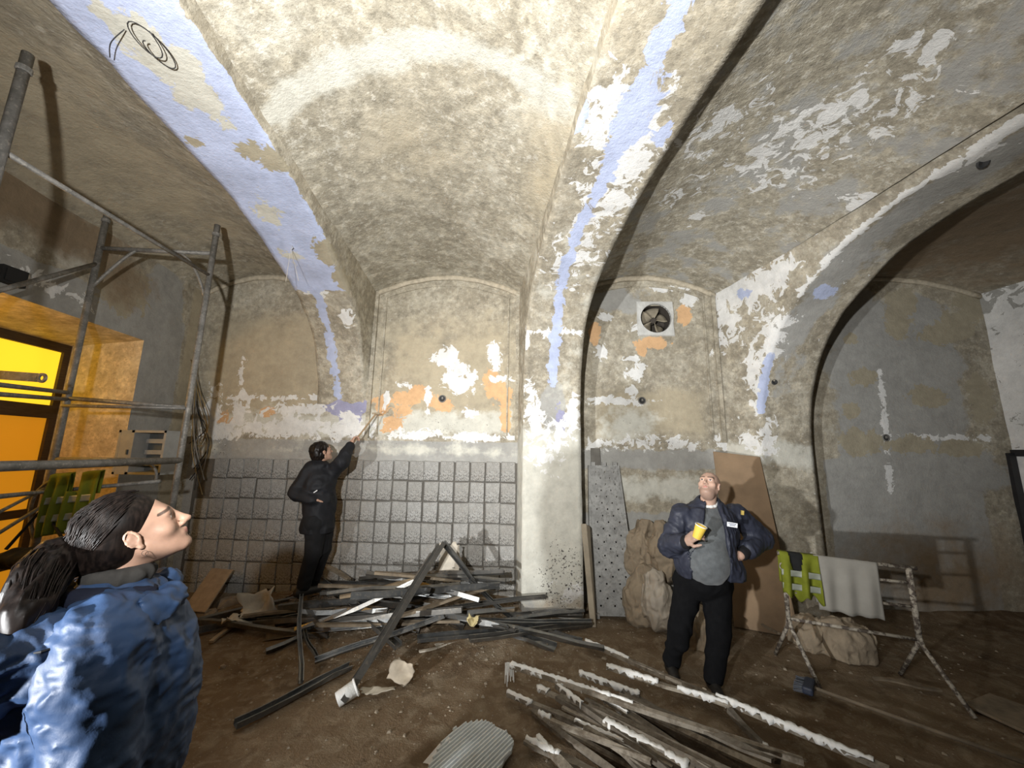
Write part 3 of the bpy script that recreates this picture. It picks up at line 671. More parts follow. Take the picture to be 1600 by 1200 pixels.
def skin_mat(name, col, beard=0.0, browcol=(.02, .015, .012)):
    t = NT(name); n = t.noise(30, 4, .6); c = t.mix(t.mr(n, .35, .65), col, tuple(q*.86 for q in col))
    at_ = lambda a, w=.15: t.mr(t.attr(a), 0, w)
    if beard: c = t.mix(t.math('MULTIPLY', t.attr('beard'), beard), c, (.10, .075, .06))
    c = t.mix(t.math('MULTIPLY', at_('lips', .4), .8), c, (.42, .16, .14)); c = t.mix(t.math('MULTIPLY', at_('brow', .5), .85), c, browcol)
    c = t.mix(at_('eyew'), c, (.6, .57, .54)); c = t.mix(at_('iris'), c, (.03, .018, .012)); c = t.mix(at_('lash', .3), c, (.015, .012, .01))
    t.b.inputs['Subsurface Weight'].default_value = .08; t.b.inputs['Subsurface Radius'].default_value = (.01, .004, .002)
    return t.fin(c, .5, 0, .35)
def hand(S, wrist, direc, palmn, thumb, curl=.35, k=1.0, grip=0.0):
    """wrist point, direction to the knuckles, palm normal, thumb side (+1/-1 along direc x palmn)"""
    d = Vector(direc).normalized(); n = Vector(palmn); n = (n-d*n.dot(d)).normalized(); sd = d.cross(n)*thumb; w = Vector(wrist)
    R = np.array([[sd[i], d[i], n[i]] for i in range(3)])
    S.rbox(w+d*.045*k, (.040*k, .050*k, .014*k), R, .013*k, .012)
    S.cap(w-d*.02*k, w+d*.03*k, .024*k, .026*k, .015)
    for i, (off, ln) in enumerate(((.030, .078), (.010, .088), (-.011, .080), (-.031, .062))):
        p = w+d*.088*k+sd*off*k; dd = d.copy(); pts = [p-d*.01*k]; rs = [.0098*k]
        for j, fr in enumerate((.45, .32, .23)):
            q = Matrix.Rotation(-(curl+.12*j+grip)*(1 if True else 0), 3, sd) if False else None
            a = (curl*(j+1)+grip*(.6+.5*j)); dj = (d*math.cos(a)+n*math.sin(a)); p = p+dj*ln*k*fr; pts.append(p.copy()); rs.append((.0090, .0084, .0072)[j]*k)
        S.chain(pts, rs, .004)
    p = w+d*.02*k+sd*.034*k; t1 = (d*.62+sd*.70+n*.25).normalized(); t2 = (d*.85+sd*.15+n*(.35+grip*.3)).normalized()
    S.chain([w+d*.015*k+sd*.02*k, p+t1*.032*k, p+t1*.032*k+t2*.032*k, p+t1*.032*k+t2*.055*k], [.014*k, .0115*k, .0100*k, .0082*k], .008)
V3 = lambda a: np.array(a, float)

# ------------------------------------------------------------------ woman in the blue rain jacket
Hc = V3(at(214, 832, 1.27)); fd = Vector((.72, .695, 0)).normalized(); pt = math.radians(33)
Rh = frame(fd*math.cos(pt)+Vector((0, 0, math.sin(pt))), (0, 0, 1))
bf = Vector((.70, .714, 0)).normalized(); rt_ = V3((bf.y, -bf.x, 0)); bfv = V3(bf); Z3 = V3((0, 0, 1))
nb = Hc-.175*Z3-.035*bfv                              # base of the neck
ch = nb-.14*Z3-.01*bfv; wa = nb-.42*Z3; hp = nb-.60*Z3
shR, shL = nb-.065*Z3+.165*rt_, nb-.065*Z3-.165*rt_
elR = shR-.275*Z3+.045*rt_+.01*bfv; wrR = elR-.235*Z3+.05*bfv
elL = shL-.275*Z3-.045*rt_+.02*bfv; wrL = elL-.235*Z3+.05*bfv
fz = float(floor_z(hp[0], hp[1])[0])
def legs(S, hp, rt_, bfv, fz, rs, knee, step=.05, k_=.04):
    out = []
    for sgn, ff in ((1, step), (-1, -step)):
        h_ = hp+sgn*.085*rt_; a_ = np.array([h_[0]+sgn*.02*rt_[0]+ff*bfv[0], h_[1]+sgn*.02*rt_[1]+ff*bfv[1], fz+.09]); kn = (h_+a_)/2+knee*bfv+np.array([0, 0, .02])
        S.chain([h_, kn, a_], rs, k_); out.append((a_, sgn))
    return out
S = SDF(np.minimum(Hc, hp)-[.42, .42, 0]-[0, 0, hp[2]-fz+.02], np.maximum(Hc, hp)+[.5, .5, .2], .0055)
S.lo[2] = fz-.01; S.n = np.ceil((np.array([Hc[0]+.5, Hc[1]+.5, Hc[2]+.18])-S.lo)/S.h).astype(int)+1; S.F = np.full(S.n, .2, np.float32)
head(S, Hc, Rh, 1.05)
S.chain([Hc+Rh@V3((0, -.03, -.045)), nb-.02*Z3], [.050, .056], .03)
S.chain([ch, wa, hp], [.11, .10, .12], .05); S.cap(shR, shL, .05, .05, .05)
for sh, el, wr, tsg in ((shR, elR, wrR, 1), (shL, elL, wrL, -1)):
    S.chain([sh, el, wr], [.046, .036, .026], .02); hand(S, wr, wr-el, -rt_*tsg, -1 if tsg > 0 else 1, .3)
ank = legs(S, hp, rt_, bfv, fz, [.08, .055, .04], .02)
for a_, sgn in ank: S.cap(a_-.05*Z3, a_-.06*Z3+.12*bfv, .035, .03, .02)
Vv, Ff = S.mesh(); M_SKW = skin_mat('skin_woman', (.43, .265, .19))
woman = add_mesh('person', Vv, Ff, M_SKW, origin=Vector((hp[0], hp[1], fz)), smooth=True, attrs=head_attrs(Vv, Hc, Rh, 1.05))
tag(woman, 'woman with a long dark ponytail and blue hooded rain jacket looking up', 'person')
# jacket
def cloth(name, col, rough=.6, var=.3, scale=20, bump=.25, bscale=90, sheen=0.0, spec=.3):
    t = NT(name); n = t.noise(scale, 4, .6); c = t.mix(t.mr(n, .35, .65), col, tuple(q*(1-var) for q in col)); t.bump(t.noise(bscale, 3, .6), bump, .004)
    t.b.inputs['Sheen Weight'].default_value = sheen
    return t.fin(c, rough, 0, spec)
M_RAIN = cloth('blue_rain_fabric', (.036, .074, .165), .52, .3, 6, .2, 60, spec=.4)
M_NAVY = cloth('navy_lining', (.012, .016, .035), .8); M_DGREY = cloth('dark_grey_knit', (.05, .048, .045), .95)
S = SDF(hp-[.5, .5, .32], np.maximum(Hc, hp)+[.5, .5, .02], .0065)
S.chain([nb-.07*Z3, ch-.03*Z3, wa, hp-.02*Z3, hp-.22*Z3], [.12, .175, .178, .20, .215], .08); S.ell(ch+.05*bfv-.08*Z3, (.17, .17, .2), None, .1)
S.ell(wa+.08*bfv, (.16, .16, .26), None, .1)
S.cap(shR-.02*Z3, shL-.02*Z3, .085, .085, .08)
for sh, el, wr in ((shR, elR, wrR), (shL, elL, wrL)): S.chain([sh, (sh+el)/2+.0*Z3, el, wr], [.098, .094, .086, .066], .03)
S.wrinkle(.009, 8, (1.3, 1.3, .7), 3, 1.0); S.wrinkle(.0065, 17, (.8, .8, 1.4), 8, 1.2); S.wrinkle(.003, 42, (.7, .7, 1.4), 18)
S.half(hp-.20*Z3, (0, 0, -1)); Vv, Ff = S.mesh()
add_mesh('jacket', Vv, Ff, M_RAIN, woman, smooth=True)
# hood thrown back: roll round the collar and a bag of cloth hanging behind the shoulder
S = SDF(nb-[.52, .52, .36], nb+[.40, .40, .16], .006)
ring = []
for q in np.linspace(-2.7, 2.7, 17):
    ring.append(nb+(-bfv*math.cos(q)*.150+rt_*math.sin(q)*.172)+Z3*(-.055-.022*math.cos(q)+.02*max(0, -math.cos(q))))
S.chain(ring, [.030+.034*max(0, math.cos(q))+.008*abs(math.sin(q)) for q in np.linspace(-2.7, 2.7, 17)], .02)
ring2 = [nb+(-bfv*math.cos(q)*.195+rt_*math.sin(q)*.205)+Z3*(-.115-.05*math.cos(q)) for q in np.linspace(-1.9, 1.9, 13)]
S.chain(ring2, [.024]*13, .02)
S.chain([nb-.17*bfv+.12*rt_-.07*Z3, nb-.25*bfv+.10*rt_-.17*Z3, nb-.30*bfv+.06*rt_-.29*Z3], [.075, .090, .045], .04)
S.chain([nb-.17*bfv-.10*rt_-.07*Z3, nb-.25*bfv-.03*rt_-.19*Z3, nb-.30*bfv+.05*rt_-.31*Z3], [.075, .085, .04], .04)
S.wrinkle(.013, 11, (1.3, 1.3, .6), 6, 1.0); S.wrinkle(.006, 24, (1, 1, 1.6), 9, 1.0)
Vv, Ff = S.mesh(); add_mesh('hood', Vv, Ff, M_RAIN, woman, smooth=True)
# dark lining and knitted collar inside the hood
S = SDF(nb-[.3, .3, .2], nb+[.3, .3, .16], .006)
S.chain([nb+(-bfv*math.cos(q)*.09+rt_*math.sin(q)*.105)+Z3*(.0+.012*math.cos(q)) for q in np.linspace(-2.9, 2.9, 14)], [.032]*14, .02); S.wrinkle(.006, 16, (1, 1, 1.4), 2)
Vv, Ff = S.mesh(); add_mesh('hood_lining', Vv, Ff, M_NAVY, woman, smooth=True)
S = SDF(nb-[.25, .25, .2], nb+[.25, .25, .2], .006)
S.chain([nb+(-bfv*math.cos(q)*.062+rt_*math.sin(q)*.066)+Z3*.055+bfv*.012 for q in np.linspace(-3.1, 3.1, 14)], [.022]*14, .015); S.wrinkle(.004, 30, (1, 1, .5), 2)
Vv, Ff = S.mesh(); add_mesh('knit_collar', Vv, Ff, M_DGREY, woman, smooth=True)
mk = MB(); p0 = nb-.205*bfv+.14*rt_-.075*Z3
mk.tube([p0, p0+.10*bfv+.075*rt_+.02*Z3, p0+.2*bfv+.07*rt_+.04*Z3], .0035, 6); mk.tube([p0, p0-.0*bfv+.06*rt_-.10*Z3, p0+.04*bfv+.07*rt_-.2*Z3], .003, 6); mk.box(p0, (.018, .012, .018)); mk.build('drawcord', simple('cord_black', (.01, .01, .012), .5), woman)
# trousers and shoes
S = SDF(np.array([hp[0]-.4, hp[1]-.4, fz-.01]), hp+[.4, .4, .12], .01)
S.cap(hp-.07*rt_, hp+.07*rt_, .11, .11, .05); legs(S, hp, rt_, bfv, fz, [.10, .075, .058], .02, k_=.03); S.wrinkle(.006, 14, (1, 1, .6), 4); S.half(np.array([0, 0, fz+.05]), (0, 0, -1))
Vv, Ff = S.mesh(); add_mesh('trousers', Vv, Ff, cloth('dark_jeans', (.02, .022, .03), .9), woman, smooth=True)
def shoes(ank, bfv, fz, parent, col=(.02, .018, .016)):
    for a_, sgn in ank:
        S = SDF(np.array([a_[0]-.3, a_[1]-.3, fz-.02]), np.array([a_[0]+.3, a_[1]+.3, fz+.2]), .008); b = np.array([a_[0], a_[1], fz+.035])
        S.cap(b-.05*bfv, b+.15*bfv, .044, .038, .02); S.cap(b-.02*bfv, b-.02*bfv+.07*Z3, .05, .046, .03); S.half(np.array([0, 0, fz+.002]), (0, 0, -1))
        Vv, Ff = S.mesh(); add_mesh('shoe', Vv, Ff, simple('shoe_leather', col, .6), parent, smooth=True)
shoes(ank, bfv, fz, woman)
# hair: scalp shell, ponytail, loose strands
M_HAIR = NT('dark_hair'); t = M_HAIR; nh = t.noise(60, 3, .5, t.mapping((1.6, 1.6, .25)))
ends = t.mr(t.attr('ends'), .7, 1.08)
M_HAIR = t.fin(t.mix(ends, t.mix(t.mr(nh, .4, .65), (.005, .0035, .003), (.016, .011, .009)), (.020, .014, .012)), .4, 0, .22)
T = lambda a: Hc+Rh@(V3(a)*1.05)
tie = T((-.012, -.125, -.005))
S = SDF(Hc-[.25]*3, Hc+[.25]*3, .005)
S.ell(T((0, -.024, .046)), (.090, .108, .095), Rh, .01); S.ell(T((0, -.055, -.010)), (.080, .076, .068), Rh, .03)
S.cap(T((0, -.08, .02)), tie, .055, .026, .05)
S.ell(T((0, .108, -.035)), (.115, .062, .105), Rh, .012, 'sub')
for sx in (-1, 1): S.ell(T((sx*.088, .012, -.04)), (.03, .040, .046), Rh, .012, 'sub')
S.ell(T((0, .02, -.115)), (.10, .075, .06), Rh, .02, 'sub')
Vv, Ff = S.mesh(); add_mesh('hair', Vv, Ff, M_HAIR, woman, smooth=True, attrs={'ends': np.zeros(len(Vv))})
mk = MB(); rh = random.Random(6); ec = V3((0, -.024, .046)); er = V3((.0915, .1095, .0965))
for i in range(260):
    a_ = rh.uniform(-1.75, 1.75); p0 = V3((math.sin(a_)*.9, math.cos(a_)*.55+.25, .75*math.cos(a_*.75)-.05)); p0 /= np.linalg.norm(p0); p0 = p0+V3((0, rh.uniform(-.5, 0), 0)); p1 = (V3((-.012, -.125, -.005))-ec)/er; pts = []
    for q in np.linspace(0, 1, 9):
        p_ = p0*(1-q)+p1*q; nn_ = np.linalg.norm(p_); r_ = 1.0+.012*rh.random() if q < .75 else (1.0*(1-q)/.25+(np.linalg.norm(p1))*(q-.75)/.25); pts.append(T(ec+p_/nn_*er*r_))
    mk.tube(pts, [.0006]+[.0016]*7+[.0012], 4, caps=False)
add_mesh('combed_strands', mk.v, mk.f, M_HAIR, woman, smooth=True, attrs={'ends': np.zeros(len(mk.v))})
pony = [tie, at(92, 868, 1.16), at(62, 905, 1.10), at(45, 950, 1.06), at(32, 995, 1.03)]
pony = [V3(p) for p in pony]
def bez(pts, n):
    pts = np.array(pts); m = len(pts)-1; t = np.linspace(0, m, n); out = []
    for q in t:
        i = min(int(q), m-1); f = q-i; p0, p1, p2, p3 = pts[max(i-1, 0)], pts[i], pts[i+1], pts[min(i+2, m)]
        out.append(.5*((2*p1)+(-p0+p2)*f+(2*p0-5*p1+4*p2-p3)*f*f+(-p0+3*p1-3*p2+p3)*f**3))
    return np.array(out)
pc = bez(pony, 16); pr = np.interp(np.linspace(0, 1, 16), [0, .12, .45, .8, 1], [.024, .034, .046, .034, .010])
S = SDF(pc.min(0)-.1, pc.max(0)+.1, .006); S.chain(list(pc), list(pr), .02); S.wrinkle(.010, 34, (1, 1, .16), 5, .4)
Vv, Ff = S.mesh(); dv = np.linalg.norm(Vv[:, None]-pc[None], axis=2).argmin(1)/15.
add_mesh('ponytail', Vv, Ff, M_HAIR, woman, smooth=True, attrs={'ends': dv})
mk = MB(); rh = random.Random(2); ea = []
for i in range(420):
    th, rr = rh.uniform(0, 6.28), rh.uniform(.7, 1.35); ln = rh.uniform(.8, 1.22); pts = []; o1 = V3((math.cos(th)*.7, math.cos(th)*.7, 0))+0; ax = pc[-1]-pc[0]; ax /= np.linalg.norm(ax)
    e1 = np.cross(ax, Z3); e1 /= np.linalg.norm(e1); e2 = np.cross(ax, e1); o1 = e1*math.cos(th)+e2*math.sin(th); wv = rh.uniform(0, 6.28)
    for q in np.linspace(.03, 1, 9):
        ii = min(q*ln, 1.0)*15; i0 = min(int(ii), 14); p = pc[i0]+(pc[i0+1]-pc[i0])*(ii-i0); R_ = np.interp(ii, np.arange(16), pr)
        if q*ln > 1: p = p+(pc[-1]-pc[-2])*(q*ln-1)*15
        pts.append(p+o1*R_*rr+e1*.004*math.sin(wv+q*9))
    nb0 = len(mk.v); mk.tube(pts, [.0022]*6+[.0018, .0012, .0005], 4, caps=False); ea += list(np.repeat(np.linspace(.03, 1.1, 9)*ln, 4))
add_mesh('hair_strands', mk.v, mk.f, M_HAIR, woman, smooth=True, attrs={'ends': np.clip(ea, 0, 1.1)})
mk = MB(); ctr = (tie+pc[1])/2; axv = Vector(pc[1]-tie).normalized(); q = axv.to_track_quat('Z', 'Y').to_matrix()
mk.lathe(tie+V3(axv)*.006, [(.026, -.010), (.036, -.007), (.038, 0), (.036, .007), (.026, .010)], 16, q); mk.build('hair_tie', simple('grey_band', (.12, .12, .13), .7), woman, smooth=True)
mk = MB(); e0 = T((-.086, -.004, -.045)); cpts = [e0+Rh@V3((-.004, .0+.007*math.sin(a), -.008+.008*math.cos(a))) for a in np.linspace(0, 6.28, 14)]; mk.tube(cpts, .0007, 5); mk.build('earring', simple('silver', (.6, .6, .6), .25, 1), woman)

# ------------------------------------------------------------------ man in the open bomber jacket, cup in hand
MY = 3.46
hm = V3(at(1108, 758, MY-.02)); fm = Vector((-.62, -.72, 0)).normalized(); ptm = math.radians(32)
Rm = frame(fm*math.cos(ptm)+Vector((0, 0, math.sin(ptm)))); bm_ = Vector((-.22, -.975, 0)).normalized(); bv = V3(bm_); rm = V3((bm_.y, -bm_.x, 0))    # rm = his right (image left)
nbm = V3(at(1105, 790, MY+.04)); chm = V3(at(1104, 828, MY+.02)); bel = V3(at(1101, 872, MY-.03)); pel = V3(at(1098, 905, MY+.02))
sR, sL = V3(at(1064, 803, MY)), V3(at(1150, 803, MY+.06))
eR, eL = V3(at(1046, 853, MY-.02)), V3(at(1189, 842, MY+.10)); wR, wL = V3(at(1073, 846, MY-.24)), V3(at(1157, 868, MY-.10))
hipR, hipL = V3(at(1077, 912, MY+.06)), V3(at(1119, 912, MY+.02))
ftR, ftL = onfloor(1050, 1052), onfloor(1116, 1078)
fzR, fzL = float(floor_z(ftR.x, ftR.y)[0]), float(floor_z(ftL.x, ftL.y)[0])
aR, aL = V3((ftR.x, ftR.y, fzR+.09)), V3((ftL.x, ftL.y, fzL+.09))
kR, kL = V3(at(1062, 982, (hipR[1]+aR[1])/2-.05)), V3(at(1122, 990, (hipL[1]+aL[1])/2-.05))
lo = np.array([min(eR[0], aR[0])-.25, 3.0, -.05]); hi = np.array([eL[0]+.25, 4.0, hm[2]+.2])
S = SDF(lo, hi, .0058); head(S, hm, Rm, 1.0, True)
S.chain([hm+Rm@V3((0, -.03, -.05)), nbm], [.060, .066], .03); S.ell(hm+Rm@V3((0, .02, -.105)), (.05, .05, .035), Rm, .03)
S.chain([chm, bel, pel], [.14, .15, .14], .06); S.cap(sR, sL, .055, .055, .05)
S.chain([sR, eR, wR], [.055, .045, .032], .02); S.chain([sL, eL, wL], [.055, .045, .032], .02)
cupc = V3(at(1092, 831, MY-.345)); cupax = Vector((.30, -.25, .92)).normalized()
hd = Vector(cupc-wR).normalized()
hand(S, wR, hd, bv*-.0+V3((hd.cross(Vector(cupax)).x, hd.cross(Vector(cupax)).y, hd.cross(Vector(cupax)).z))*-1, -1, .55, 1.05, .35)
hand(S, wL, V3((-.75, -.15, -.25)), V3((0, .9, .2)), 1, .25, 1.05)
S.chain([hipR, kR, aR], [.09, .06, .045], .03); S.chain([hipL, kL, aL], [.09, .06, .045], .03)
for a_ in (aR, aL): S.cap(a_-.05*Z3, a_-.055*Z3+.12*bv, .035, .03, .02)
Vv, Ff = S.mesh(); man = add_mesh('person', Vv, Ff, skin_mat('skin_man', (.52, .34, .26), .4), origin=Vector((pel[0], pel[1], min(fzR, fzL))), smooth=True, attrs=head_attrs(Vv, hm, Rm, 1.0))
tag(man, 'bald man in an open navy bomber jacket holding a cup, hand on hip', 'person')
# sweater with its belly
def sweater(S, grow=0.0):
    S.chain([nbm-.03*Z3, chm, bel, pel+.03*Z3], [.09+grow, .155+grow, .165+grow, .15+grow], .06); S.ell(bel+.075*bv+.0*Z3, (.165+grow, .15+grow, .17+grow), None, .08); S.ell(chm+.03*bv-.02*Z3, (.18+grow, .13+grow, .17+grow), frame(bm_), .05)
S = SDF(lo, hi, .008); sweater(S); S.wrinkle(.004, 12, (1, 1, .7), 4); S.half(V3((0, 0, pel[2]-.02)), (0, 0, -1)); S.half(nbm+.04*Z3, (0, -.4, 1))
S.chain([hm+Rm@V3((0, -.03, -.05)), nbm-.05*Z3], [.066, .07], .005, 'sub')
Vv, Ff = S.mesh(); add_mesh('sweater', Vv, Ff, cloth('grey_wool', (.115, .125, .13), .95, bump=.5, bscale=140, sheen=.2), man, smooth=True)
S = SDF(nbm-[.2]*3, nbm+[.2]*3, .006); S.chain([nbm+.028*Z3+(bv*math.cos(q)*.074+rm*math.sin(q)*.08)+Z3*(-.028*math.cos(q)) for q in np.linspace(-3.1, 3.1, 16)], [.012]*16, .01)
Vv, Ff = S.mesh(); add_mesh('shirt_collar', Vv, Ff, cloth('white_cotton', (.75, .75, .73), .9), man, smooth=True)
# bomber jacket
S = SDF(lo, hi, .0075)
S.chain([nbm-.02*Z3, chm, bel, pel+.05*Z3], [.115, .195, .20, .185], .06); S.ell(chm-.02*bv, (.25, .17, .22), frame(bm_), .06); S.ell(bel-.02*bv-.02*Z3, (.235, .19, .19), frame(bm_), .06)
S.cap(sR-.01*Z3, sL-.01*Z3, .072, .072, .06)
S.chain([sR, eR, wR+(eR-wR)*.28], [.078, .078, .064], .03); S.chain([sL, eL, wL+(eL-wL)*.3], [.080, .082, .066], .03)
S.ell((pel+bel)/2+.20*-rm+.01*bv-.03*Z3, (.10, .12, .14), frame(bm_), .06)
S.wrinkle(.011, 11, (1.2, 1.2, .8), 12, 1.0); S.wrinkle(.004, 25, (1, 1, .8), 13)
S.half(pel+.035*Z3, (0, 0, -1))
# open front: a wedge that widens over the belly
for q in np.linspace(0, 1, 12):
    c = nbm+.01*Z3-.02*rm+(pel-nbm-.0*Z3)*q*1.1+bv*.26; S.ell(c, (.055+.10*q, .30, .10), frame(bm_), .02, 'sub')
sweater(S, -.004) if False else None
Sw = SDF(lo, hi, .0075); sweater(Sw, .003); Sw.chain([hm, nbm-.05*Z3], [.07, .075], .01); S.F = np.maximum(S.F, -Sw.F)
Vv, Ff = S.mesh(); M_BOMB = cloth('navy_bomber_nylon', (.030, .034, .052), .55, .3, 8, .2, 60)
jk = add_mesh('jacket', Vv, Ff, M_BOMB, man, smooth=True)
M_RIB = cloth('black_ribbing', (.010, .010, .012), .9)
for w_c, e_c in ((wR, eR), (wL, eL)):
    S = SDF(lo, hi, .0075); S.cap(w_c+(e_c-w_c)*.10, w_c+(e_c-w_c)*.34, .051, .061, .01); Vv, Ff = S.mesh(); add_mesh('cuff', Vv, Ff, M_RIB, jk, smooth=True)
S = SDF(nbm-[.3]*3, nbm+[.3]*3, .007); S.chain([nbm+.01*Z3+(-bv*math.cos(q)*.10+rm*math.sin(q)*.125)-Z3*.03*(1-math.cos(q)) for q in np.linspace(-2.2, 2.2, 15)], [.026]*15, .02); Vv, Ff = S.mesh(); add_mesh('collar', Vv, Ff, M_RIB, jk, smooth=True)
bp = V3(at(1144, 820, MY-.17)); fr_ = frame(bm_)
mk = MB(); RR = Matrix([list(r_) for r_ in fr_]) @ Matrix.Rotation(.12, 3, 'Y'); mk.box(bp, (.075, .008, .035), RR); mk.build('badge', simple('badge_white', (.7, .72, .75), .5, var=.05), jk)
for dy_ in (.008, -.004):
    mk = MB(); mk.box(bp+V3((0, 0, dy_))+bv*.0045, (.055 if dy_ > 0 else .04, .004, .004), RR); mk.build('badge_print', simple('badge_ink', (.05, .06, .12), .5), jk)
mk = MB(); p_ = V3(at(1160, 801, MY-.06)); mk.box(p_, (.02, .02, .035), RR); mk.build('sleeve_patch', simple('patch_gold', (.45, .33, .08), .6), jk)
# trousers, belt, shoes
S = SDF(lo, hi, .008); S.cap(hipR+.03*Z3, hipL+.03*Z3, .125, .125, .05); S.cap(pel, pel+.03*Z3, .165, .165, .05); S.ell(pel+.04*bv+.02*Z3, (.19, .15, .12), frame(bm_), .04)
S.chain([hipR, kR, aR], [.118, .086, .066], .02); S.chain([hipL, kL, aL], [.118, .086, .066], .02); S.wrinkle(.008, 11, (1, 1, .7), 21)
for k_ in (kR, kL): S.cap(k_-.01*Z3+.03*bv, k_-.10*Z3+.02*bv, .072, .064, .02)
S.half(V3((0, 0, min(fzR, fzL)+.055)), (0, 0, -1)); S.half(pel+.07*Z3, (0, 0, 1)); Vv, Ff = S.mesh(); add_mesh('trousers', Vv, Ff, cloth('black_work_cloth', (.006, .0062, .007), .95, spec=.1), man, smooth=True)
shoes([(aR, 1), (aL, -1)], bv, fzR, man)
# paper cup
q = cupax.to_track_quat('Z', 'Y').to_matrix(); cup = empty('paper_cup', cupc-V3(cupax)*.05, 'yellow paper cup with a white rim in the bald man\'s hand', 'cup')
mk = MB(); mk.lathe(cupc-V3(cupax)*.05, [(0, 0), (.031, 0), (.042, .10), (.0405, .10), (.03, .006), (0, .006)], 20, q); mk.build('cup_body', simple('yellow_card', (.72, .50, .07), .6, var=.08), cup, smooth=False)
mk = MB(); mk.lathe(cupc+V3(cupax)*.05, [(.0400, -.002), (.0445, -.002), (.0450, .003), (.0425, .005), (.0398, .003)], 20, q); mk.build('rim', simple('white_card', (.8, .8, .78), .6, var=.05), cup, smooth=True)
mk = MB(); mk.lathe(cupc+V3(cupax)*.02, [(0, 0), (.037, 0)], 20, q); mk.build('coffee', simple('coffee', (.02, .012, .008), .2), cup)

# ------------------------------------------------------------------ worker on the rubble, back turned, prodding the wall
WY = 4.42
hw = V3(at(503, 706, WY+.02)); fwk = Vector((.62, .78, 0)).normalized(); Rw = frame(fwk*math.cos(.35)+Vector((0, 0, math.sin(.35)))); bw_ = Vector((.75, .66, 0)).normalized(); bw = V3(bw_); rw = V3((bw_.y, -bw_.x, 0))
nbw = V3(at(498, 728, WY)); chw = V3(at(498, 755, WY)); waw = V3(at(500, 785, WY)); plw = V3(at(497, 812, WY))
sRw, sLw = V3(at(516, 738, WY-.12)), V3(at(484, 738, WY+.12)); eRw = V3(at(534, 722, WY-.05)); wRw = V3(at(548, 694, WY+.08))
sLw = V3(at(482, 740, WY-.05)); eLw = V3(at(464, 770, WY-.12)); wLw = V3(at(488, 780, WY-.16)); sRw = V3(at(520, 737, WY+.05))
a1, a2 = V3(at(474, 917, WY-.06)), V3(at(487, 914, WY+.10)); k1, k2 = V3(at(490, 862, WY-.05)), V3(at(505, 858, WY+.10)); h1, h2 = V3(at(493, 815, WY-.07)), V3(at(505, 815, WY+.07))
lo = np.minimum.reduce([eLw, a1, plw])-[.25, .5, .14]; hi = np.maximum.reduce([wRw, hw, a2])+[.25, .45, .25]
S = SDF(lo, hi, .0075); head(S, hw, Rw, .98, True); S.chain([hw+Rw@V3((0, -.03, -.05)), nbw], [.055, .06], .03); S.chain([chw, waw, plw], [.12, .11, .12], .05); S.cap(sRw, sLw, .05, .05, .05)
S.chain([sRw, eRw, wRw], [.05, .042, .03], .02); S.chain([sLw, eLw, wLw], [.05, .042, .03], .02)
tool0, tool1 = V3(at(546, 700, WY+.10)), V3(at(587, 647, WY+.36)); tdir = Vector(tool1-tool0).normalized()
hand(S, wRw, wRw-eRw, V3(bw), 1, .6, 1.0, .45); hand(S, wLw, bw, V3((0, 0, -1)), -1, .4)
S.chain([h1, k1, a1], [.08, .058, .042], .03); S.chain([h2, k2, a2], [.08, .058, .042], .03)
for a_ in (a1, a2): S.cap(a_-.04*Z3, a_-.045*Z3+.12*bw, .034, .03, .02)
Vv, Ff = S.mesh(); worker = add_mesh('person', Vv, Ff, M_SKW, origin=Vector((plw[0], plw[1], float(a1[2])-.085)), smooth=True, attrs=head_attrs(Vv, hw, Rw, .98)); tag(worker, 'person in black with their back turned, reaching a stick to the wall', 'person')
S = SDF(hw-[.2]*3, hw+[.2]*3, .007); Tw = lambda a: hw+Rw@V3(a)
S.ell(Tw((0, -.024, .038)), (.086, .104, .090), Rw, .01); S.ell(Tw((0, -.05, -.03)), (.078, .075, .07), Rw, .03); S.ell(Tw((0, .10, -.05)), (.11, .06, .10), Rw, .012, 'sub'); S.wrinkle(.007, 40, (1, 1, .3), 3)
Vv, Ff = S.mesh(); add_mesh('hair', Vv, Ff, M_HAIR, worker, smooth=True, attrs={'ends': np.zeros(len(Vv))})
M_BLK = cloth('black_padded_jacket', (.009, .0095, .012), .7, .3, 10, .3, 50)
S = SDF(lo, hi, .008); S.chain([nbw-.03*Z3, chw, waw, plw-.08*Z3], [.10, .165, .155, .17], .06); S.cap(sRw, sLw, .08, .08, .06); S.chain([sRw, eRw, wRw+(eRw-wRw)*.12], [.085, .072, .052], .03); S.chain([sLw, eLw, wLw], [.085, .078, .06], .03)
S.chain([nbw-.08*bw-.02*Z3, nbw-.10*bw-.09*Z3], [.07, .06], .04); S.chain([nbw+(bw*math.cos(q)*.07+rw*math.sin(q)*.08)+.0*Z3 for q in np.linspace(-3.1, 3.1, 12)], [.03]*12, .02)
S.wrinkle(.010, 10, (1, 1, 1), 31); S.half(plw-.13*Z3, (0, 0, -1)); Vv, Ff = S.mesh(); wj = add_mesh('jacket', Vv, Ff, M_BLK, worker, smooth=True)
p_ = V3(at(493, 768, WY-.205)); mk = MB(); mk.box(p_, (.045, .006, .010), Matrix.Rotation(-.6, 3, 'Y')); mk.build('jacket_mark', simple('mark_white', (.7, .7, .7), .5), wj)
S = SDF(lo, hi, .008); S.cap(h1, h2, .12, .12, .05); S.chain([h1, k1, a1+.02*Z3], [.115, .085, .066], .02); S.chain([h2, k2, a2+.02*Z3], [.115, .085, .066], .02); S.wrinkle(.007, 12, (1, 1, .7), 41); Vv, Ff = S.mesh()
add_mesh('trousers', Vv, Ff, cloth('black_denim', (.009, .009, .010), .9), worker, smooth=True)
shoes([(a1, 1), (a2, -1)], bw, float(a1[2])-.085, worker)
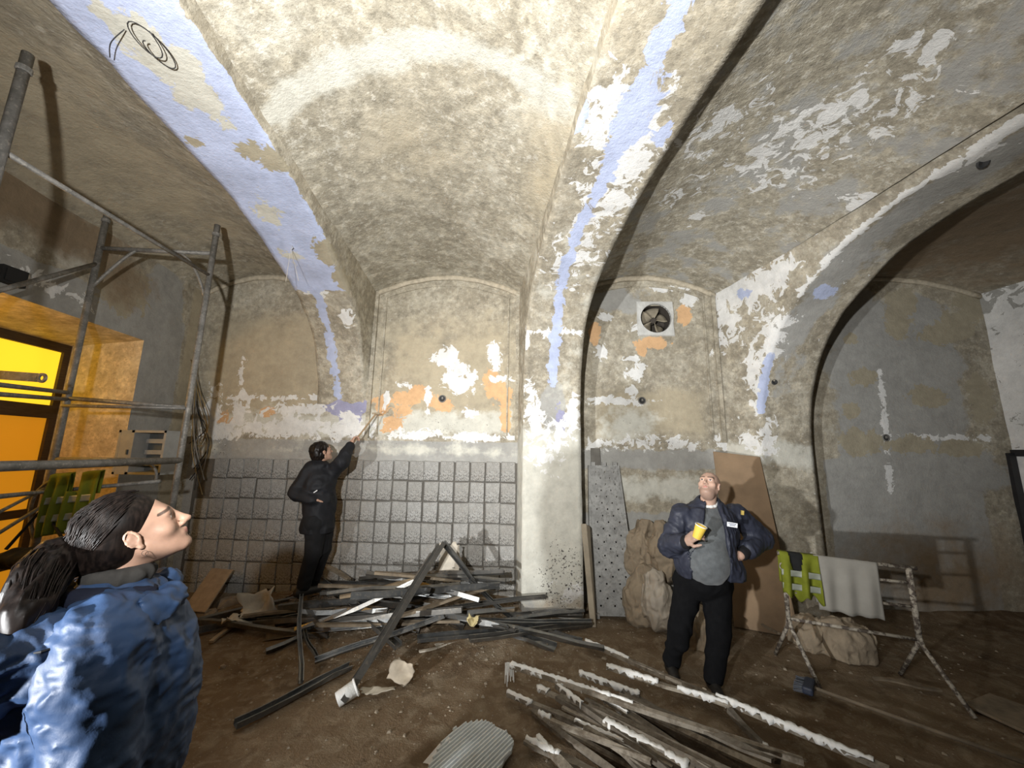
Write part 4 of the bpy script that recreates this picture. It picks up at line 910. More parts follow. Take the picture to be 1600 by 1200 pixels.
mk = MB(); mk.tube([tool0-(tool1-tool0)*.15, tool1], .011, 8); st = empty('hand_tool', Vector(tool0-(tool1-tool0)*.15), 'wooden-handled scraper held up to the wall by the worker in black', 'tool'); mk.build('handle', simple('tool_wood', (.36, .25, .14), .7, stretch=(1, 1, 6)), st)
mk = MB(); mk.box(tool1+V3(tdir)*.01, (.10, .014, .022)); mk.build('tool_head', simple('tool_steel', (.30, .24, .16), .6), st)

# ================================================================== THINGS
M_STEEL = NT('scaffold_steel'); t = M_STEEL; n1 = t.noise(14, 6, .7); n2 = t.noise(50, 4, .6)
c = t.mix(t.mr(n1, .4, .62), (.16, .155, .14), (.27, .26, .24)); c = t.mix(t.math('MULTIPLY', t.mr(n2, .56, .66), .6), c, (.42, .39, .34)); t.bump(n2, .3, .004); M_STEEL = t.fin(c, .6, .35, .4)
M_STUD = NT('galvanised_dusty'); t = M_STUD; n1 = t.noise(5, 5, .6); n2 = t.noise(30, 4, .6, t.mapping((1, 1, 1)))
c = t.mix(t.mr(n1, .38, .62), (.13, .135, .135), (.22, .22, .21)); c = t.mix(t.math('MULTIPLY', t.mr(t.rnd(), .5, 1), .4), c, (.20, .17, .13)); c = t.mix(t.math('MULTIPLY', t.mr(n2, .55, .68), .5), c, (.33, .29, .23)); t.bump(n2, .2, .003); M_STUD = t.fin(c, .36, .75, .4)
M_WOOD = simple('raw_timber', (.40, .31, .20), .85, var=.4, scale=10, bump=.3, stretch=(1, 1, 1)); M_WOOD2 = simple('dirty_timber', (.24, .19, .13), .9, var=.45, scale=9, bump=.4)
M_CRUST = simple('white_plaster_crust', (.80, .80, .77), .8, var=.12, scale=20, bump=.5)
M_PAPER = simple('dusty_paper', (.58, .53, .44), .9, var=.25, scale=9, bump=.3)

# ---- pipe scaffold along the left wall
P3 = at(300, 600, 3.5); P2 = at(110, 600, 3.3); P1 = at(12, 200, 1.75); P0 = Vector((P1.x+(P2.x-P3.x), P1.y+(P2.y-P3.y), 0))
T3, T2, T1 = at(333, 352, 3.5).z, at(150, 330, 3.3).z, at(35, 85, 1.75).z
sc_o = empty('scaffold', ((P3.x+P0.x)/2, (P3.y+P0.y)/2, 0), 'grey steel pipe scaffold tower against the left wall', 'scaffold')
def gz(x, y): return float(floor_z(x, y)[0])
PR = .026
POL = {}
for nm, p, zt in (('a', P3, T3), ('b', P2, T2), ('c', P1, T1), ('d', P0, T1)):
    mk = MB(); z0 = gz(p.x, p.y); mk.tube([(p.x, p.y, z0), (p.x, p.y, zt)], PR, 14)
    o = mk.build('pole', M_STEEL, sc_o, smooth=True); POL[nm] = o
    mk = MB(); mk.lathe((p.x, p.y, z0), [(.06, 0), (.06, .008), (.032, .012), (.032, .05)], 14); mk.build('foot_plate', M_STEEL, o)
    mk = MB(); mk.lathe((p.x, p.y, zt-.12), [(.0265, 0), (.033, .005), (.033, .03), (.0265, .035)], 14); mk.build('coupler', M_STEEL, o)
def on_pole(p, y): 
    best = min(np.linspace(0, 4, 801), key=lambda z: abs(_py((p.x, p.y, z))-y)); return Vector((p.x, p.y, best))
def _py(q):
    v = np.array(q)-_C; return 600-F_PX*(v@_u)/(v@_fw)
def pipe(name, pts, r=.02):
    mk = MB(); mk.tube(pts, r, 12); return mk.build(name, M_STEEL, sc_o, smooth=True)
def sag(a, b, n=8, d=.0): a, b = Vector(a), Vector(b); return [a.lerp(b, q)+Vector((0, 0, -d*4*q*(1-q))) for q in np.linspace(0, 1, n)]
pipe('diagonal_brace', [on_pole(P1, 235), on_pole(P3, 430)], .016)
l0, l1 = on_pole(P2, 388), on_pole(P3, 396); pipe('ledger', [l0, l1], .02)
def knee(a, b, c): return [Vector(a).lerp(Vector(b), q).lerp(Vector(b).lerp(Vector(c), q), q) for q in np.linspace(0, 1, 10)]
pipe('knee_brace', knee(on_pole(P2, 450), l0.lerp(l1, .2)+Vector((0, 0, -.09)), l0.lerp(l1, .32)), .014)
pipe('knee_brace', knee(on_pole(P3, 470), l0.lerp(l1, .86)+Vector((0, 0, -.08)), l0.lerp(l1, .68)), .014)
b0 = Vector((P0.x, P0.y, 0)); pipe('diagonal_brace', [Vector(at(-60, 470, 2.3)), on_pole(P2, 412)], .018)
m0, m1 = on_pole(P2, 622), on_pole(P3, 637); pipe('ledger', [m0, m1], .019); pipe('ledger', [m0+Vector((0, -.03, -.07)), m1+Vector((0, -.03, -.01))], .014)
pipe('side_rail', [at(-80, 592, 2.1), on_pole(P2, 614)], .017); pipe('side_rail', [at(-80, 610, 2.1), on_pole(P2, 624)], .017)
zz_ = on_pole(P3, 719).z; pipe('side_rail', [(P1.x, P1.y, zz_), (P3.x, P3.y, zz_)], .028); pipe('ledger', [(P2.x, P2.y, zz_), (P3.x, P3.y, zz_)], .02)
zz2 = on_pole(P2, 768).z; pipe('side_rail', [at(-60, 782, 2.0), (P2.x, P2.y, zz2), at(250, 752, 3.35)], .016)
pipe('knee_brace', knee((P3.x-.33, P3.y-.1, zz_), (P3.x-.12, P3.y-.05, zz_-.02), at(243, 752, 3.45)), .012)
pipe('knee_brace', knee(on_pole(P2, 850), on_pole(P2, 765)+Vector((-.14, -.1, 0)), at(95, 745, 3.25)), .014)
pipe('diagonal_brace', [at(-40, 820, 2.4), on_pole(P2, 760)], .012); pipe('diagonal_brace', [(P0.x, P0.y, .3), (P2.x, P2.y, 1.3)], .014)
# flattened brace end with a bolt hole
f0, f1 = at(-40, 583, 2.5), at(72, 591, 2.5); dx_ = (f1-f0).normalized(); up_ = Vector((0, 0, 1)); mk = MB()
prof = [f0+up_*.03, f0-up_*.03]; ring_o = []; ring_i = []
for q in range(20):
    a_ = 2*math.pi*q/20; ring_o.append(f1-dx_*.03+dx_*math.cos(a_)*.034+up_*math.sin(a_)*.034); ring_i.append(f1-dx_*.03+dx_*math.cos(a_)*.017+up_*math.sin(a_)*.017)
nv = Vector((0, .006, 0)); pts = [p_+nv*s_ for s_ in (-1, 1) for p_ in ring_o+ring_i]; fcs = []
for q in range(20):
    q2 = (q+1) % 20; fcs += [(q, q2, 20+q2, 20+q), (40+q2, 40+q, 60+q, 60+q2), (q2, q, 40+q, 40+q2), (20+q, 20+q2, 60+q2, 60+q)]
mk.poly(pts, fcs); mk.sweep([(-.006, -.03), (.006, -.03), (.006, .03), (-.006, .03)], [f0, f1-dx_*.06]); mk.build('brace_plate', M_STEEL, sc_o)

# ---- draped cloth helper: a hanging sheet with folds and real thickness
def drape(name, mat, top, width_v, drop, ndepth, parent=None, folds=5, amp=.02, back=.25, seed=0, cut=None, thick=.006, nu=36, nv=30, th0=0.016, ragged=.02):
    """sheet laid over a rail: top = start of the rail, width_v along the rail, ndepth = outward direction"""
    rr = random.Random(seed); top, W_, N = Vector(top), Vector(width_v), Vector(ndepth).normalized(); ph = rr.uniform(0, 6)
    prm = [(rr.uniform(.7, 1.3)*folds, rr.uniform(0, 6.28), rr.uniform(.4, 1)) for _ in range(3)]; V_ = []; keepv = []
    tot = drop+back
    for i in range(nu):
        u = i/(nu-1)
        for j in range(nv):
            s_ = j/(nv-1)*tot-back; fr = max(0, s_); w = sum(a_*math.sin(6.28*u*f_+p_+fr*2) for f_, p_, a_ in prm)*amp*min(1, abs(s_)*4)
            rag = 1+ragged*math.sin(u*17+ph)*math.cos(u*7)
            if s_ >= 0: p_ = top+W_*u+N*(th0+.01+w+.02*fr)+Vector((0, 0, th0-s_*rag))
            else: p_ = top+W_*u-N*(th0-w*.6)+Vector((0, 0, th0+s_))
            V_.append(p_)
    fcs = grid_faces(nu, nv)
    if cut is not None:
        uu = (fcs // nv).mean(1)/(nu-1); ss = (fcs % nv).mean(1)/(nv-1)*tot-back; fcs = fcs[[not cut(a_, b_) for a_, b_ in zip(uu, ss)]]
    used = np.unique(fcs); remap = np.full(nu*nv, -1); remap[used] = np.arange(len(used)); P = np.array([V_[i] for i in used])
    o = add_mesh(name, P, remap[fcs], mat, parent, None if parent else 'base', smooth=True)
    md = o.modifiers.new('thickness', 'SOLIDIFY'); md.thickness = thick; md.offset = 0
    return o
M_HIVIS = cloth('hi_vis_yellow', (.17, .19, .014), .85, .25, 10); M_REFL = simple('reflective_band', (.30, .32, .26), .45, .2, var=.2)
va, vb = Vector((P1.x, P1.y, zz_)), Vector((P3.x, P3.y, zz_))
vq = [va.lerp(vb, q) for q in (.60, .86)]
# safety vest hung on the far ledger of the scaffold
va = at(84, 742, 3.22); vb = at(162, 736, 3.30)
vest1 = empty('safety_vest', Vector(((va.x+vb.x)/2, va.y, va.z-.55)), 'yellow safety vest hanging on the scaffold behind the woman', 'vest')
drape('vest_cloth', M_HIVIS, va, vb-va, .50, (.25, -1, 0), vest1, 4, .035, .2, 3, cut=lambda u, s_: (.40 < u < .62 and s_ < .16))
drape('reflective_band', M_REFL, va+Vector((0, -.014, -.20)), (vb-va)*1.0, .055, (.25, -1, 0), vest1, 4, .035, .0, 3, nv=6, ragged=0)
drape('reflective_band', M_REFL, va+Vector((0, -.016, -.34)), (vb-va)*1.0, .055, (.25, -1, 0), vest1, 4, .035, .0, 3, nv=6, ragged=0)
# dark bag slung on the scaffold
S = SDF(np.array(at(60, 835, 3.0))-.5, np.array(at(60, 835, 3.0))+.5, .012); c_ = V3(at(45, 872, 3.1)); S.ell(c_, (.24, .13, .07), None, .05); S.ell(c_+V3((.14, 0, .03)), (.12, .10, .06), None, .05); S.wrinkle(.015, 9, (1, 1, 1), 3); Vv, Ff = S.mesh()
o = add_mesh('tool_bag', Vv, Ff, cloth('black_canvas', (.02, .02, .02), .95), origin='base', smooth=True); tag(o, 'slumped black canvas bag hanging low on the scaffold behind the woman', 'bag')
mk = MB(); mk.tube([c_+V3((-.2, 0, .06)), (P2.x, P2.y, c_[2]+.35), c_+V3((.28, 0, .1))], .012, 6); mk.build('strap', cloth('black_webbing', (.015, .015, .015), .9), o)

# ---- fuse cabinet and the cables above it, in the left corner
ca, cb = at(190, 672, 3.95), at(252, 742, 3.95); cab = empty('fuse_cabinet', Vector(((ca.x+cb.x)/2, 4.1, cb.z)), 'open grey fuse cabinet on the wall behind the scaffold', 'cabinet')
M_CAB = simple('grey_enamel', (.33, .33, .31), .6, var=.15); M_CABD = simple('dark_panel', (.10, .11, .11), .6)
w_, h_ = cb.x-ca.x, ca.z-cb.z; cx, cz = (ca.x+cb.x)/2, (ca.z+cb.z)/2
mk = MB(); yb = 4.13
for (x_, z_, sx, sz) in ((ca.x+.012, cz, .024, h_), (cb.x-.012, cz, .024, h_), (cx, ca.z-.012, w_, .024), (cx, cb.z+.012, w_, .024), (cx-w_*.2, cz, .03, h_)): mk.box((x_, yb-.1, z_), (sx, .2, sz))
mk.box((cx, yb+.005, cz), (w_, .02, h_)); mk.build('housing', M_CAB, cab)
mk = MB(); mk.box((ca.x+w_*.15, yb-.19, cz), (w_*.27, .016, h_*.94)); dd_ = mk.build('cabinet_door', M_CAB, cab)
mk = MB(); mk.box((ca.x+w_*.25, yb-.205, cz), (.012, .02, .05)); mk.build('latch', M_CABD, dd_)
mk = MB(); mk.box((cx+w_*.14, yb-.03, cz), (w_*.58, .02, h_*.85)); mk.build('inner_panel', M_CABD, cab)
for i in range(3):
    mk = MB(); mk.box((cx+w_*.13, yb-.06, cz+h_*(.26-.26*i)), (w_*.5, .05, .045)); bk = mk.build('breaker_row', M_CAB, cab)
rc = random.Random(8); cols = [simple('cable_grey', (.22, .21, .19), .6), simple('cable_black', (.03, .03, .03), .5), simple('cable_ochre', (.30, .22, .10), .6)]
for i in range(14):
    x0, x1 = rc.uniform(297, 308), rc.uniform(294, 320); y0, y1 = rc.uniform(560, 650), rc.uniform(690, 775); Yc = rc.uniform(4.78, 4.88); xm = rc.uniform(296, 330)
    pts = bez([at(x0, y0, Yc+.05), at((x0+xm)/2, (y0*2+y1)/3, Yc), at(xm, (y0+y1*2)/3, Yc-.08), at(x1, y1, Yc-.02)], 16)
    mk = MB(); mk.tube(pts, rc.choice([.004, .005, .007]), 6); o = mk.build('cable', cols[i % 3], smooth=True)
    tag(o, 'loose cable hanging in the tangle beside the fuse cabinet', 'cable', 'cables hanging by the fuse cabinet')
mk = MB(); mk.tube([at(292, 445, 4.93), at(285, 540, 4.93), at(280, 575, 4.93)], .012, 8); mk.tube([at(280, 575, 4.93), at(276, 640, 4.9), at(268, 665, 4.85)], .010, 8)
o = mk.build('conduit', cols[1], smooth=True); tag(o, 'black conduit running down the wall corner above the fuse cabinet', 'conduit')
p_ = onbay(17, 432, -4.44); mk = MB(); mk.box((p_.x+.01, p_.y, p_.z), (.05, .16, .14)); mk.box((p_.x+.03, p_.y, p_.z), (.03, .12, .10)); o = mk.build('wall_hole', simple('hole_black', (.012, .012, .012), .8)); tag(o, 'square black hole high on the left wall', 'junction box')  # the hole's darkness is put in as black boxes on the wall

# ---- ventilator in the wall of the third bay
vent = empty('extractor_fan', Vector((VENT.x, D, VENT.z-VR)), 'round extractor fan set in a white plastered hole in the wall', 'fan')
mk = MB(); n_ = 32; pts = []; hs = .235
for k_ in range(n_):
    a_ = 2*math.pi*k_/n_; cs, sn = math.cos(a_), math.sin(a_); m_ = max(abs(cs), abs(sn)); pts.append((VENT.x+cs/m_*hs+.006*math.sin(5*a_), D-.022, VENT.z-.03*0+sn/m_*hs))
for rr_, yy in ((VR, D-.030), (VR-.006, D+.0), (VR-.008, D+.24)):
    for k_ in range(n_):
        a_ = 2*math.pi*k_/n_; pts.append((VENT.x+math.cos(a_)*rr_, yy, VENT.z+math.sin(a_)*rr_))
for k_ in range(n_):
    a_ = 2*math.pi*k_/n_; cs, sn = math.cos(a_), math.sin(a_); m_ = max(abs(cs), abs(sn)); pts.append((VENT.x+cs/m_*(hs+.015), D+.01, VENT.z+sn/m_*(hs+.015)))
fcs = []
for r_ in (0, 1, 2):
    if r_ == 2: continue
    for k_ in range(n_):
        k2 = (k_+1) % n_; fcs.append((r_*n_+k_, r_*n_+k2, (r_+1)*n_+k2, (r_+1)*n_+k_))
for k_ in range(n_): k2 = (k_+1) % n_; fcs.append((4*n_+k_, 4*n_+k2, k2, k_))
mk.poly(pts, fcs); mk.build('plaster_surround', simple('surround_plaster', (.60, .60, .57), .9, var=.2, scale=14, bump=.5), vent)
M_DUCT = simple('duct_grime', (.06, .05, .04), .8); mk = MB(); Rv = Matrix.Rotation(-math.pi/2, 3, 'X')
mk.lathe((VENT.x, D-.02, VENT.z), [(VR-.004, 0), (VR-.004, .26), (0, .26)], 28, Rv); mk.build('duct', M_DUCT, vent)
M_BLADE = simple('dusty_blade', (.30, .26, .19), .85, var=.3, scale=14)
for i in range(5):
    a0 = i*2*math.pi/5+.35; mk = MB(); P_ = []
    for r_ in (.035, .09, .14, .185):
        wd = {.035: .35, .09: .5, .14: .52, .185: .46}[r_]
        for q in np.linspace(-wd, wd, 6): P_.append((VENT.x+math.cos(a0+q)*r_, D+.11+.05*q/wd, VENT.z+math.sin(a0+q)*r_))
    mk.poly(P_, [tuple(f_) for f_ in grid_faces(4, 6)]); o = mk.build('blade', M_BLADE, vent, smooth=True); md = o.modifiers.new('t', 'SOLIDIFY'); md.thickness = .006
mk = MB(); mk.lathe((VENT.x, D+.06, VENT.z), [(0, 0), (.03, 0), (.042, .012), (.042, .09)], 18, Rv); mk.build('hub', M_DUCT, vent)
# round sockets sunk in the plaster
M_SOCK = simple('socket_ring', (.20, .19, .17), .7); M_SOCKD = simple('socket_dark', (.03, .03, .03), .8)
def socket(x, y, lab, Y=D-.005, r=.05):
    p_ = at(x, y, Y); e_ = empty('wall_socket', p_-Vector((0, 0, r)), lab, 'socket'); mk = MB(); mk.lathe(p_, [(r*.78, .0), (r*.80, -.012), (r, -.010), (r*1.05, .012)], 18, Rv); mk.build('ring', M_SOCK, e_, smooth=True)
    mk = MB(); mk.lathe(p_, [(r*.8, -.004), (r*.3, .0), (0, .0)], 18, Rv); mk.build('box_back', M_SOCKD, e_)
    mk = MB(); mk.box(p_+Vector((.004, -.006, .008)), (.022, .012, .03)); mk.build('contact', M_SOCK, e_)
socket(691, 623, 'round open socket in the orange-patched wall of the tiled bay'); socket(1003, 626, 'round open socket below the extractor fan'); socket(1384, 684, 'round open socket in the dim bay beside the right arch', r=.045)
# wire loops on the blue arch, and a hook with string
P_A = ARCH['A'][0]
def on_arch(key, x, y, off=.02):
    P, uv, spot = ARCH[key]; s_, t_ = spot(x, y); i = int(np.argmin((uv[:, 0]-s_)**2+(uv[:, 1]-t_)**2)); return Vector(P[i])+Vector((0, -.3, -.95))*off
w0 = on_arch('A', 222, 40, .03); mk = MB(); pts = []
for q in np.linspace(0, 11, 40): pts.append(w0+Vector((.05*math.cos(q)*(1-.02*q), .10*math.sin(q)+.012*q, -.015*math.sin(q*.7)-.01)))
mk.tube(pts, .0028, 6); pts = bez([on_arch('A', 195, 48, .02), on_arch('A', 180, 60, .07), on_arch('A', 182, 78, .05)], 12); mk.tube(pts, .0025, 6)
o = mk.build('wire', cols[1], smooth=True); tag(o, 'loops of thin wire sticking out of the blue arch', 'wire')
h0 = on_arch('A', 458, 383, .015); mk = MB(); mk.tube([h0+Vector((0, 0, .02)), h0, h0+Vector((.015, -.01, -.015)), h0+Vector((.0, -.015, -.03))], .004, 8); o = mk.build('ceiling_hook', simple('hook_white', (.5, .5, .5), .5), smooth=True); tag(o, 'small hook on the blue arch with two strings', 'hook')
mk = MB(); mk.tube(sag(h0+Vector((0, -.015, -.03)), h0+Vector((-.02, .0, -.36))), .0016, 5); mk.build('string', M_PAPER, o); mk = MB(); mk.tube(sag(h0+Vector((0, -.015, -.03)), h0+Vector((.09, .02, -.34))), .0016, 5); mk.build('string', M_PAPER, o)
for (x, y, lab, rr_) in ((1212, 596, 'dark bolt hole in the pier of the right arch', .03), (1535, 258, 'dark slot high in the right arch', .035)):
    p_ = on_arch('C', x, y, .004); mk = MB(); q = Vector((-.1, -.75, -.6)).normalized() if y < 400 else Vector((0, -1, 0)); mk.lathe(p_, [(rr_*1.15, -.004), (rr_, .010), (rr_*.8, .004), (0, -.002)], 14, q.to_track_quat('Z', 'Y').to_matrix()); o = mk.build('hole_disc', M_SOCKD, smooth=True); tag(o, lab, 'hole')  # shallow dark dish, the shade inside the hole put into its colour

# ---- steel scaffold deck leaning in the third bay
M_DECK = NT('galvanised_deck'); t = M_DECK; n1 = t.noise(7, 7, .7); n2 = t.noise(30, 4, .6); c = t.mix(t.mr(n1, .4, .6), (.24, .24, .23), (.36, .36, .345)); c = t.mix(t.math('MULTIPLY', t.mr(n2, .55, .62), .5), c, (.13, .125, .115)); M_DECK = t.fin(c, .6, .3, .4)
bl, br, tl, tr = onfloor(919, 953), onfloor(986, 955), at(926, 727, 4.93), at(968, 727, 4.93)
bl = Vector((bl.x, 4.66, .02)); br = Vector((bl.x+.52, 4.66, .02)); tl = Vector((bl.x+.06, 4.95, tl.z)); tr = Vector((tl.x+.36, 4.95, tl.z))
deck = empty('scaffold_deck', (bl+br)/2, 'perforated galvanised deck plank leaning on the wall beside the middle pier', 'plank')
nrm = (br-bl).cross(tl-bl).normalized(); nrm = nrm if nrm.y < 0 else -nrm; NX, NZ = 27, 91; P_ = []
for sgn in (0, 1):
    for i in range(NX):
        for j in range(NZ):
            u, v = i/(NX-1), j/(NZ-1); P_.append(bl.lerp(br, u).lerp(tl.lerp(tr, u), v)-nrm*.045*sgn*0+nrm*(0 if sgn == 0 else -.004))
base = len(P_)//2; fcs = []; gf = grid_faces(NX, NZ)
holes = lambda i, j: (i % 2 == 1 and j % 2 == 1 and 3 < i < NX-4 and 4 < j < NZ-5) and ((i+j) % 8 == 2) and i % 4 == 1
cells = [(i, j) for i in range(NX-1) for j in range(NZ-1)]; kill = {(i, j) for (i, j) in cells if holes(i, j)}
for (i, j), f_ in zip(cells, gf):
    if (i, j) in kill: continue
    fcs.append(tuple(f_)); fcs.append(tuple(int(x)+base for x in f_[::-1]))
mk = MB(); mk.poly(P_, fcs); mk.build('deck_plate', M_DECK, deck)
for (a_, b_) in ((bl, tl), (br, tr)):
    mk = MB(); mk.sweep([(-.012, -.03), (.012, -.03), (.012, .03), (-.012, .03)], [a_-nrm*.02, b_-nrm*.02], up=(0, 1, 0)); mk.build('side_flange', M_DECK, deck)
for u in (.12, .5, .88):
    for (a_, b_, s_) in ((tl, tr, 1), (bl, br, -1)):
        if s_ < 0 and u == .5: continue
        p_ = a_.lerp(b_, u); mk = MB(); mk.box(p_+Vector((0, -.012, .015*s_+(.0 if s_ > 0 else .02))), (.05, .03, .05)); mk.build('hook', M_DECK, deck)
# boards leaning beside it
def leaning(name, lab, b0, b1, t0, t1, th, mat, cat='board'):
    b0, b1, t0, t1 = map(Vector, (b0, b1, t0, t1)); n_ = (b1-b0).cross(t0-b0).normalized(); n_ = n_ if n_.y < 0 else -n_; P_ = [b0, b1, t1, t0]; P_ = P_+[p_-n_*th for p_ in P_]
    mk = MB(); mk.poly(P_, [(0, 1, 2, 3), (7, 6, 5, 4), (0, 4, 5, 1), (1, 5, 6, 2), (2, 6, 7, 3), (3, 7, 4, 0)]); o = mk.build(name, mat); md = o.modifiers.new('b', 'BEVEL'); md.width = .004; md.segments = 1
    tag(o, lab, cat); return o
M_PLY = simple('plywood_edge', (.36, .31, .23), .85, var=.3, scale=5, bump=.2)
leaning('board', 'narrow plywood offcut standing on end against the middle pier', (.80, 4.42, .0), (.83, 4.56, .0), (.735, 4.52, 1.02), (.79, 4.60, .97), .06, M_PLY)
leaning('board', 'tall dark board standing behind the perforated deck plank', (.88, 4.90, .0), (1.0, 4.90, .0), (.88, 4.965, 1.86), (1.0, 4.965, 1.86), .02, simple('dark_board', (.17, .16, .14), .85))
M_PLYB = simple('brown_plywood', (.27, .185, .11), .85, var=.3, scale=2.5, bump=.25, bscale=15)
pb0, pb1 = Vector((2.28, 4.52, .0)), Vector((2.80, 4.28, .0)); pt0, pt1 = Vector((2.38, 4.90, 1.84)), Vector((2.78, 4.62, 1.78))
leaning('plywood_sheet', 'large brown plywood sheet leaning against the right pier behind the bald man', pb0, pb1, pt0, pt1, .02, M_PLYB)

# ---- filled sacks
M_SACK = simple('dusty_sack', (.33, .265, .185), .95, var=.3, scale=6, bump=.5, bscale=70); M_PLASTIC = simple('dusty_plastic_sack', (.42, .37, .30), .6, var=.25, scale=6)
def sack(c, r, lab, mat, seed, tilt=0.0, neck=True, yaw=0.0):
    c = V3(c); R_ = np.array(Matrix.Rotation(yaw, 3, 'Z') @ Matrix.Rotation(tilt, 3, 'Y')); m_ = max(r)*1.7; S = SDF(c-m_, c+m_, max(.010, max(r)*.045)); r = V3(r)
    S.ell(c, r, R_, .03); S.rbox(c-R_@V3((0, 0, r[2]*.15)), r*V3((.86, .86, .8)), R_, min(r)*.5, .08)
    if neck: S.cap(c+R_@V3((0, 0, r[2]*.8)), c+R_@V3((r[0]*.2, 0, r[2]*1.2)), r[0]*.35, r[0]*.5, .05)
    S.wrinkle(.024, 7, (1.2, 1.2, .6), seed, 1.0); S.wrinkle(.012, 17, (1, 1, .8), seed+9, 1.0); fz_ = gz(c[0], c[1])
    if c[2]-r[2] < fz_+.12: S.half(V3((0, 0, fz_-.01)), (0, 0, -1))
    Vv, Ff = S.mesh(); o = add_mesh('sack', Vv, Ff, mat, origin='base', smooth=True); tag(o, lab, 'sack', 'filled sacks in the third bay')
    return o
sack(at(1003, 938, 4.62), (.17, .15, .24), 'brown sack at the foot of the sack heap, nearest the deck plank', M_SACK, 1)
sack(at(1000, 862, 4.80), (.17, .13, .23), 'upright sack on top of the heap beside the deck plank', M_SACK, 2, .12)
sack(at(1036, 868, 4.66), (.14, .13, .24), 'sack slumped against the heap right behind the bald man', M_SACK, 3, -.12)
sack(at(1030, 945, 4.40), (.15, .14, .22), 'pale plastic sack lying low in front of the sack heap', M_PLASTIC, 4, -.25)
sack(at(1092, 985, 4.20), (.24, .20, .20), 'rounded earth-filled sack seen between the bald man\'s legs', M_SACK, 5, 0, False)
sack(at(1270, 995, 4.15), (.16, .14, .17), 'sack on the floor behind the left end of the trestle', M_SACK, 6, 0, False)
sack(at(1320, 1002, 4.0), (.20, .16, .18), 'wide sack on the floor under the cloth on the trestle', M_SACK, 7, .1, False)

# ---- pipe trestle with a vest and a cloth over it
TL, TR = at(1216, 864, 3.72), at(1430, 888, 3.40); tl0, tr0 = Vector((TL.x, TL.y, 0)), Vector((TR.x, TR.y, 0))
tres = empty('trestle', (tl0+tr0)/2, 'paint-spattered pipe trestle standing right of the bald man', 'trestle')
M_TRES = NT('flaking_pipe'); t = M_TRES; n1 = t.noise(22, 5, .7); c = t.mix(t.mr(n1, .45, .55), (.09, .07, .055), (.40, .36, .29)); M_TRES = t.fin(c, .8, .1)
def tp(name, pts, r): mk = MB(); mk.tube(pts, r, 10); return mk.build(name, M_TRES, tres, smooth=True)
tp('top_rail', [TL-(TR-TL)*.01, TR+(TR-TL)*.01], .016)
mid = lambda q, z: Vector((TL.x+(TR.x-TL.x)*q, TL.y+(TR.y-TL.y)*q, z))
tp('post', [mid(.03, TL.z), mid(.03, .38)], .018); tp('post', [mid(.955, TR.z), mid(.955, .36)], .021)
for q in (.03, .955):
    for sgn in (-1, 1):
        b_ = mid(q, 0)+Vector((.05 if q > .5 else .02, -.27*sgn, 0)); b_.z = gz(b_.x, b_.y)+.01; tp('leg', [mid(q, .42), mid(q, .34)+Vector((0, -.02*sgn, 0)), b_], .016)
tp('rail', [mid(.03, .40), mid(.955, .38)], .013); tp('rail', [mid(.6, .80), mid(.955, .80)], .012); tp('rail', [mid(.03, .62), mid(.955, .62)], .012); tp('rail', [mid(.03, .80), mid(.4, .80)], .012)
mk = MB(); pts = [mid(.03, TL.z-.1)+Vector((-.02+.03*math.cos(q), -.03, .03*math.sin(q))) for q in np.linspace(0, 6.28, 14)]; mk.tube(pts, .005, 6); mk.build('wire_loop', M_TRES, tres)
nrm_t = Vector((TR.y-TL.y, -(TR.x-TL.x), 0)).normalized()
p0_, p1_ = mid(.27, TL.z), mid(.73, TR.z+(TL.z-TR.z)*.27)
o = drape('cloth', cloth('linen_grey', (.29, .275, .24), .95, .15, 5), p0_, p1_-p0_, .44, nrm_t, None, 3, .012, .40, 11, th0=.022); tag(o, 'pale grey dust cloth hung over the trestle', 'cloth')
p0_, p1_ = mid(.0, TL.z+.002), mid(.30, TL.z-.01)
vest2 = empty('safety_vest', p0_-Vector((0, 0, .42)), 'yellow safety vest draped over the left end of the trestle', 'vest')
drape('vest_cloth', M_HIVIS, p0_, p1_-p0_, .37, nrm_t, vest2, 2, .02, .28, 5, th0=.030, cut=lambda u, s_: ((u-.42)/.18)**2+((s_-.0)/.17)**2 < 1 and s_ > -.05, ragged=.10)
for dz in (.15, .26): drape('reflective_band', M_REFL, p0_+nrm_t*.014-Vector((0, 0, dz)), p1_-p0_, .05, nrm_t, vest2, 2, .02, .0, 5, nv=6, th0=.030, ragged=0)
drape('dark_lining', cloth('vest_black', (.012, .012, .012), .9), p0_+nrm_t*-.01+(p1_-p0_)*.2, (p1_-p0_)*.45, .2, nrm_t, vest2, 1, .01, .2, 6, th0=.024)

# ---- push broom lying on the floor
bh, be = onfloor(1264, 1072, .05), onfloor(1640, 1206, .02); broom = empty('broom', Vector((bh.x, bh.y, 0)), 'broom with a dark blue head lying on the dirt floor', 'broom')
dr = (be-bh).normalized(); mk = MB(); mk.tube([bh+dr*.03, be], .012, 10); mk.build('handle', M_WOOD2, broom, smooth=True)
Rb = Matrix.Rotation(math.atan2(dr.y, dr.x), 3, 'Z'); mk = MB(); mk.box(bh, (.07, .20, .055), Rb); hd_ = mk.build('broom_head', simple('broom_blue', (.022, .030, .055), .6), broom); md = hd_.modifiers.new('b', 'BEVEL'); md.width = .015; md.segments = 2
mk = MB(); rb = random.Random(1)
for i in range(90): q = Rb @ Vector((-.03-.0, rb.uniform(-.095, .095), rb.uniform(-.02, .02))); d_ = Rb @ Vector((-.06, rb.uniform(-.02, .02), rb.uniform(-.02, .005))); mk.tube([bh+q, bh+q+d_], .0025, 4)
o = mk.build('bristles', simple('bristle_grey', (.10, .11, .13), .8), broom); o['kind'] = 'stuff'

